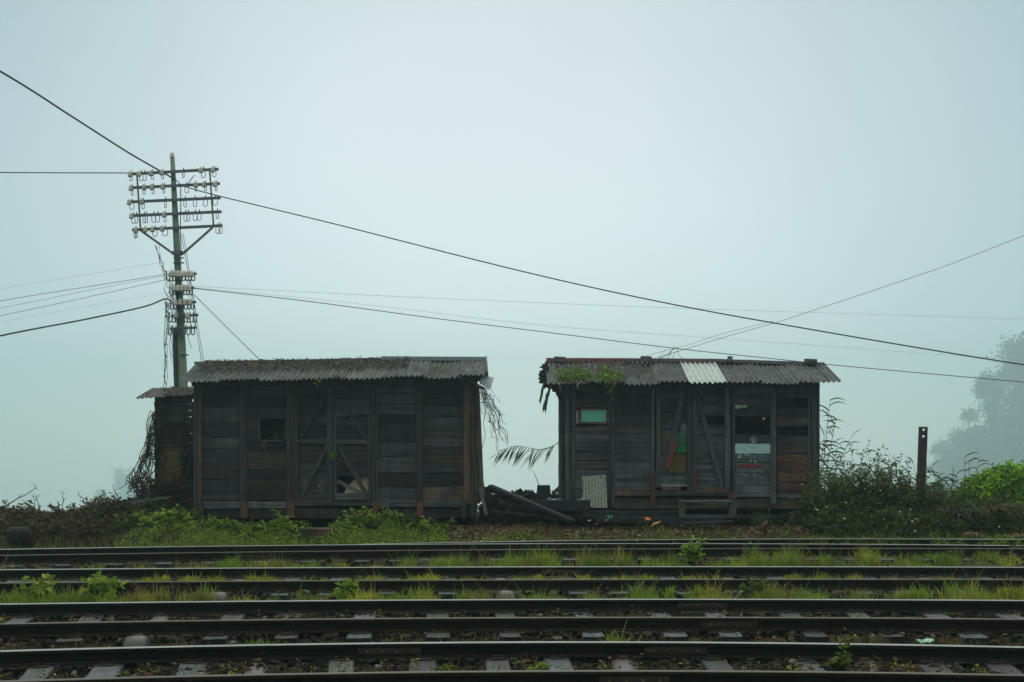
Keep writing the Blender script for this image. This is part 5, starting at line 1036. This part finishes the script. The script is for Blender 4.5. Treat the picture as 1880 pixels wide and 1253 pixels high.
for i in range(420):
    px = rnd(885, 1045); Yw = rnd(30.0, 31.6); top = 905+abs(px-960)*.08; py = rnd(top, 955); p = P(px, py, Yw); d = Vector((rnd(-1, 1), rnd(-.6, .6), rnd(-.5, .5))).normalized()*rnd(.04, .22); mb.pbox(p-d, p+d, rnd(.02, .08), rnd(.01, .05), vary(random.choice([(.012, .014, .015), (.02, .02, .022), (.03, .026, .022), (.016, .02, .018)]), .3))
tag(mb.build('rubble_heap', M['wood_d'], None, P(965, 958, 30.5)), 'black heap of charred rubble filling the gap between the wagons', 'rubble', kind='stuff')
mb = MB(); corr(mb, P(914, 928, 30.2), P(941, 926, 30.2), P(918, 908, 30.5), P(941, 909, 30.5), .045, .01, (.09, .085, .07), nv=2); tag(mb.build('corrugated_scrap', M['sheet'], None, P(928, 928, 30.2)), 'small ribbed scrap on the rubble left of the slanting plank', 'scrap', 'ribbed scraps on the rubble')
mb = MB(); corr(mb, P(952, 920, 30.9), P(978, 919, 30.9), P(950, 908, 31.1), P(978, 908, 31.1), .045, .01, (.07, .065, .055), nv=2); tag(mb.build('corrugated_scrap', M['sheet'], None, P(965, 920, 30.9)), 'ribbed scrap behind the slanting plank beside the dark bucket', 'scrap', 'ribbed scraps on the rubble')
# bucket
bk = thing('bucket', 'dark upturned square bucket standing on the rubble', 'bucket', P(998, 924, 30.4)); mb = MB(); vs = []
for py, hw, hd in ((924, .165, .14), (892, .135, .12), (891, .145, .13)):
    c0 = P(998, py, 30.4)
    for sx, sy in ((-1, -1), (1, -1), (1, 1), (-1, 1)): vs.append((c0.x+sx*hw, c0.y+sy*hd, c0.z))
mb.add(vs, [(0, 1, 5, 4), (1, 2, 6, 5), (2, 3, 7, 6), (3, 0, 4, 7), (4, 5, 9, 8), (5, 6, 10, 9), (6, 7, 11, 10), (7, 4, 8, 11), (8, 9, 10, 11), (3, 2, 1, 0)], (.012, .017, .016)); mb.build('bucket_body', M['plastic'], bk, bevel=.012)
mb = MB(); mb.tube([P(990, 892, 30.4), P(984, 877, 30.35), P(979, 865, 30.3)], [.009, .007, .004], 5, (.03, .04, .035)); tag(mb.build('stick', M['twig'], None, P(990, 892, 30.4)), 'thin stick leaning up from the dark bucket', 'stick')
tangle('bramble', 'low green brambles on the skyline behind the rubble', 'bramble', (945, 1000, 902, 915), (950, 1030, 900, 915), 40, (31.2, 31.8), .006, VC, jit=.06, leaves=.8, pal=DRK)
def crumple(name, label, cat, c0, s, col, m='plastic', n_=20, grp=None, flat=.6):
    mb = MB(); vs = [];
    for i in range(5):
        for j in range(5): vs.append((c0.x+(i/4-.5)*s+rnd(-.2, .2)*s, c0.y+(j/4-.5)*s*.8, c0.z+rnd(0, flat)*s))
    mb.add(vs, [(5*i+j, 5*i+j+1, 5*i+j+6, 5*i+j+5) for i in range(4) for j in range(4)], col)
    o = mb.build(name, M[m], None, c0); so = o.modifiers.new('solid', 'SOLIDIFY'); so.thickness = .004; return tag(o, label, cat, grp)
crumple('plastic_bag', 'crumpled whitish plastic at the left foot of the right wagon', 'plastic', P(1018, 926, 30.1), .26, (.45, .60, .58)); crumple('plastic_bag', 'grey white rag beside the patterned board', 'rag', P(1066, 922, 29.6), .16, (.32, .33, .30))
crumple('plastic_scrap', 'small green cup shaped plastic on the litter', 'plastic', P(1121, 954, 29.0), .11, (.05, .30, .19), flat=.9)
crumple('wrapper', 'bright orange wrapper, upper one on the black ashes', 'wrapper', P(1188, 956, 28.9), .12, (.75, .26, .08), 'paint', grp='orange wrappers on the ashes'); 
mb = MB(); a_, b_ = P(1196, 967, 28.8), P(1213, 957, 28.85); mb.tube([a_, a_.lerp(b_, .3)+Vector((0, 0, .02)), a_.lerp(b_, .6), b_], [.012, .03, .028, .008], 5, (.72, .36, .10)); tag(mb.build('orange_peel', M['paint'], None, a_), 'long orange yellow scrap slanting on the black ashes', 'wrapper', 'orange wrappers on the ashes')
for i, (px, py, c_, lb) in enumerate(((1082, 958, (.35, .36, .34), 'small pale paper scrap right of the slanting plank'), (1095, 964, (.35, .12, .09), 'little red scrap below the dark beam'), (1113, 957, (.45, .2, .15), 'little salmon scrap left of the green plastic'), (1163, 979, (.3, .28, .26), 'grey paper scrap in the grass edge'), (1186, 981, (.3, .3, .24), 'pale paper scrap right of the grey one'), (129, 996, (.5, .47, .42), 'white paper scrap below the left scrub'), (56, 999, (.25, .25, .22), 'grey scrap at the foot of the left scrub'), (1560, 975, (.45, .45, .42), 'white scrap below the flowering bushes'))):
    Yw = 28.6; crumple('litter_scrap', lb, 'litter', Vector((X(px, Yw), Yw, Z(py, Yw))), .06, c_, 'paint', grp='scraps of litter on the ground')
for i, (px, py, lb) in enumerate(((1785, 983, 'tan dry husks on the grass below the right bushes'), (1865, 986, 'tan dry husks at the right edge of the verge'))):
    Yw = 27.7; tangle('dry_husk', lb, 'husks', (px-18, px+10, py-3, py+2), (px-10, px+20, py-2, py+3), 16, (Yw-.1, Yw+.1), .012, [(.30, .20, .12), (.22, .13, .08)], jit=.03, sag=-.03)
x, y = trackpt([1700], .7, 'C'); crumple('plastic_scrap', 'pale green plastic scrap in front of the third rail at right', 'plastic', Vector((float(x[0]), float(y[0]), -.17)), .16, (.30, .55, .42), flat=.25)

# patterned board leaning on wagon 2
mb = MB(); q = [(1068.5, 875), (1112, 872), (1115, 933), (1083, 932), (1081, 926), (1068, 920), (1070, 905)]; Yb0 = 29.72
def lean(p, o_=0): t0 = (p[1]-872)/61; Yb = 29.88-.2*t0+o_; return P(p[0], p[1], Yb)
n = len(q); mb.add([lean(p) for p in q]+[lean(p, .02) for p in q], [tuple(range(n)), tuple(range(n, 2*n))[::-1]]+[(i, i+n, (i+1) % n+n, (i+1) % n) for i in range(n)])
tag(mb.build('printed_board', M['board'], None, P(1090, 933, 29.7)), 'pale board printed with columns of dark marks leaning on the right wagon', 'board')
# step frame before wagon 2 door
sf = thing('step_frame', 'low weathered timber step frame before the right wagon door', 'step', P(1300, 950, 29.2))
for x0, x1, y0, y1, c_ in ((1247, 1258, 921, 950, (.07, .07, .05)), (1339, 1352, 922, 946, (.075, .072, .07))): part_box('leg', sf, x0, x1, y0, y1, 29.2, .12, c_)
part_box('tread', sf, 1250, 1344, 919.5, 923.5, 29.15, .25, (.10, .095, .09), 'wood_h'); part_box('lower_rail', sf, 1258, 1350, 945.5, 950, 29.2, .1, (.07, .075, .08), 'wood_h')
# brown block, stones, bin
bb = MB(); A_ = P(546, 990, 28.0); bb.box(X(547, 28), X(612, 28), 28.0, 28.24, Z(991, 28), Z(970, 28), (.085, .055, .045), .012); tag(bb.build('timber_block', M['wood_h'], None, A_, bevel=.015), 'reddish brown timber block lying in the verge before the left wagon', 'timber block')
sb = MB(); sb.lathe(P(780, 1038, 24.0), [(.12, -.03), (.17, .02), (.15, .08), (.09, .11), (.02, .115)], 9, (.06, .065, .05)); tag(sb.build('round_stone', M['stone'], None, P(780, 1038, 24.0)), 'rounded grey stone in the grass before the seventh rail', 'stone')
bn = thing('dark_bin', 'dark rounded tub half hidden at the foot of the left scrub', 'tub', P(36, 1003, 27.6)); mb = MB(); mb.lathe(P(36, 1003, 27.7), [(.20, 0), (.22, .18), (.21, .30), (.15, .36), (.02, .37)], 14, (.005, .008, .008)); mb.build('tub_body', M['wood_d'], bn)
stp = MB(); c0 = P(1403, 985, 28.3)
stp.tube([P(1398, 975, 28.4), P(1405, 962, 28.4), P(1409, 958, 28.4)], [.09, .06, .03], 7, (.09, .055, .04)); tag(stp.build('tree_stump', M['twig'], None, c0), 'reddish broken stump below the right wagon', 'stump', 'stumps before the right wagon')
stp = MB(); stp.tube([P(1450, 962, 29.0), P(1456, 950, 29.1), P(1462, 939, 29.2)], [.07, .05, .03], 7, (.07, .045, .035)); tag(stp.build('tree_stump', M['twig'], None, P(1450, 962, 29)), 'slanting broken stump beside the flowering bush', 'stump', 'stumps before the right wagon')
mb = MB(); mb.pbox(P(238, 923, 29.4), P(312, 913, 30.0), .05, .03, (.09, .11, .11)); tag(mb.build('grey_batten', M['wood_h'], None, P(238, 923, 29.4)), 'pale grey batten lying across the shrubs by the shed', 'batten')

# rusty rail post with two holes
rp = thing('rail_post', 'upright rusty rail post with two drilled holes among the bushes', 'post', P(1689, 960, 28.6)); Yp = 28.6; k = Yp/F
mb = MB()
def RPx(u, v, d): # u across 0..1, v py
    t0 = (v-784)/(975-784); xl = 1687+(1680-1687)*t0; return P(xl+u*16.5, v, Yp+d)
rowsV = [784, 787.5, 791.5, 799.5, 803.5, 975]
for d in (0, .016):
    for i in range(5):
        v0, v1 = rowsV[i], rowsV[i+1]
        cells = [(0, 1)] if i not in (1, 3) else [(0, .42), (.66, 1)]
        for u0, u1 in cells: mb.add([RPx(u0, v0, d), RPx(u1, v0, d), RPx(u1, v1, d), RPx(u0, v1, d)], [(0, 1, 2, 3)], (.05, .032, .03))
for u in (0, 1, .42, .66):
    for v0, v1 in (((784, 975),) if u in (0, 1) else ((787.5, 791.5), (799.5, 803.5))): mb.add([RPx(u, v0, 0), RPx(u, v1, 0), RPx(u, v1, .016), RPx(u, v0, .016)], [(0, 1, 2, 3)], (.05, .032, .03))
mb.build('web_plate', M['rust'], rp)
mb = MB(); vs = [RPx(u, v, d) for v in (784, 975) for u, d in ((-.03, -.05), (.22, -.05), (.22, -.002), (-.03, -.002))]; mb.add(vs, [(0, 1, 5, 4), (1, 2, 6, 5), (2, 3, 7, 6), (3, 0, 4, 7), (3, 2, 1, 0), (4, 5, 6, 7)], (.075, .04, .03)); mb.build('flange', M['rust'], rp)

# ------------------------------------------------------------------ distant trees in the fog
def far_tree(label, px, pyb, pyt, D, wpx, n_, seed, group='fog veiled trees beyond the ridge', lobes=16):
    D = D*1.12 if D < 1000 else D; rs = np.random.default_rng(seed); k = D/F; zb = Z(pyb, D); zt = Z(pyt, D); x0 = X(px, D); Wd = wpx*k; H = zt-zb
    t = thing('misty_tree', label, 'tree', (x0, D, zb), group)
    mb = MB(); mb.tube([(x0, D, zb), (x0+Wd*.02, D, zb+H*.4), (x0-Wd*.02, D, zb+H*.8)], [H*.022, H*.016, H*.006], 8, (.05, .045, .04))
    cs = []
    for i in range(lobes):
        u = rs.uniform(.12, .97); a0 = rs.uniform(0, 6.283); r = Wd*.5*math.sin(math.pi*min(.98, u*.75+.22))**.7*rs.uniform(.1, .85); c0 = (x0+r*math.cos(a0), D+r*.6*math.sin(a0), zb+H*u*.93); cs.append((c0, Wd*rs.uniform(.13, .26)))
        mb.tube([(x0, D, zb+H*u*.55), ((x0+c0[0])/2, (D+c0[1])/2, zb+H*u*.75), c0], [H*.008, H*.005, H*.003], 5, (.05, .045, .04))
    mb.build('trunk', M['twig'], t)
    P_, D_, = [], []
    per = int(n_*1.15)//lobes
    for c0, rr in cs:
        # each lobe: several tufts
        tf = rs.normal(size=(14, 3)); tf /= np.linalg.norm(tf, axis=1, keepdims=True); tf = np.array(c0)+tf*rr*np.array([[1, .8, .7]])*rs.uniform(.4, 1.1, (14, 1))
        w_ = rs.integers(0, 14, per); p = tf[w_]+rs.normal(size=(per, 3))*rr*.26; P_.append(p)
    p = np.concatenate(P_); d = rs.normal(size=p.shape); s = rs.uniform(.6, 1.3, len(p))*Wd*.034
    v, f, c = leafcloud(p, d, s, .8, colmix(len(p), [(.03, .045, .025), (.02, .032, .018), (.045, .055, .035)]), .2); npmesh('crown', v, f, c, M['far'], t)
far_tree('tallest fog veiled tree at the right edge', 1878, 1010, 590, 800, 150, 16000, 3, lobes=30)
far_tree('broad fog veiled tree left of the tallest one', 1826, 1010, 650, 820, 110, 14000, 4, lobes=26)
far_tree('rounded fog veiled tree at the foot of the tall pair', 1778, 1010, 735, 850, 110, 12000, 5, lobes=22)
far_tree('fog veiled tree between the lowest and the rounded one', 1755, 1010, 775, 870, 90, 9000, 14, lobes=18)
far_tree('lowest leftmost fog veiled tree of the right hand group', 1732, 1010, 800, 900, 90, 8000, 6, lobes=16)
far_tree('fog veiled tree filling the hollow before the tall pair', 1850, 1010, 770, 780, 120, 12000, 8, lobes=20)
far_tree('fog veiled tree beyond the right edge', 1960, 1010, 560, 830, 150, 12000, 9, lobes=26)
far_tree('faint rounded tree in the fog left of the shed', 228, 985, 862, 1350, 90, 7000, 10, lobes=14)
far_tree('faintest low tree in the fog left of the rounded one', 185, 985, 895, 1450, 50, 4000, 11, lobes=10)
far_tree('faint low tree in fog behind the right wagon bushes', 1560, 1000, 850, 1200, 110, 6000, 12, lobes=14)

# ------------------------------------------------------------------ haze
hz = bpy.data.materials.new('haze'); hz.use_nodes = True; n = hz.node_tree; n.nodes.clear(); ho = N(n, 'ShaderNodeOutputMaterial'); pv = N(n, 'ShaderNodeVolumePrincipled')
pv.inputs['Color'].default_value = (.80, .99, 1, 1); pv.inputs['Density'].default_value = HAZE; pv.inputs['Anisotropy'].default_value = .7; n.links.new(pv.outputs[0], ho.inputs['Volume'])
mb = MB(); mb.box(-1750, 1750, -1750, 1750, -182, 95); h = mb.build('haze', hz); tag(h, 'pale fog filling the valley', 'haze', kind='stuff')
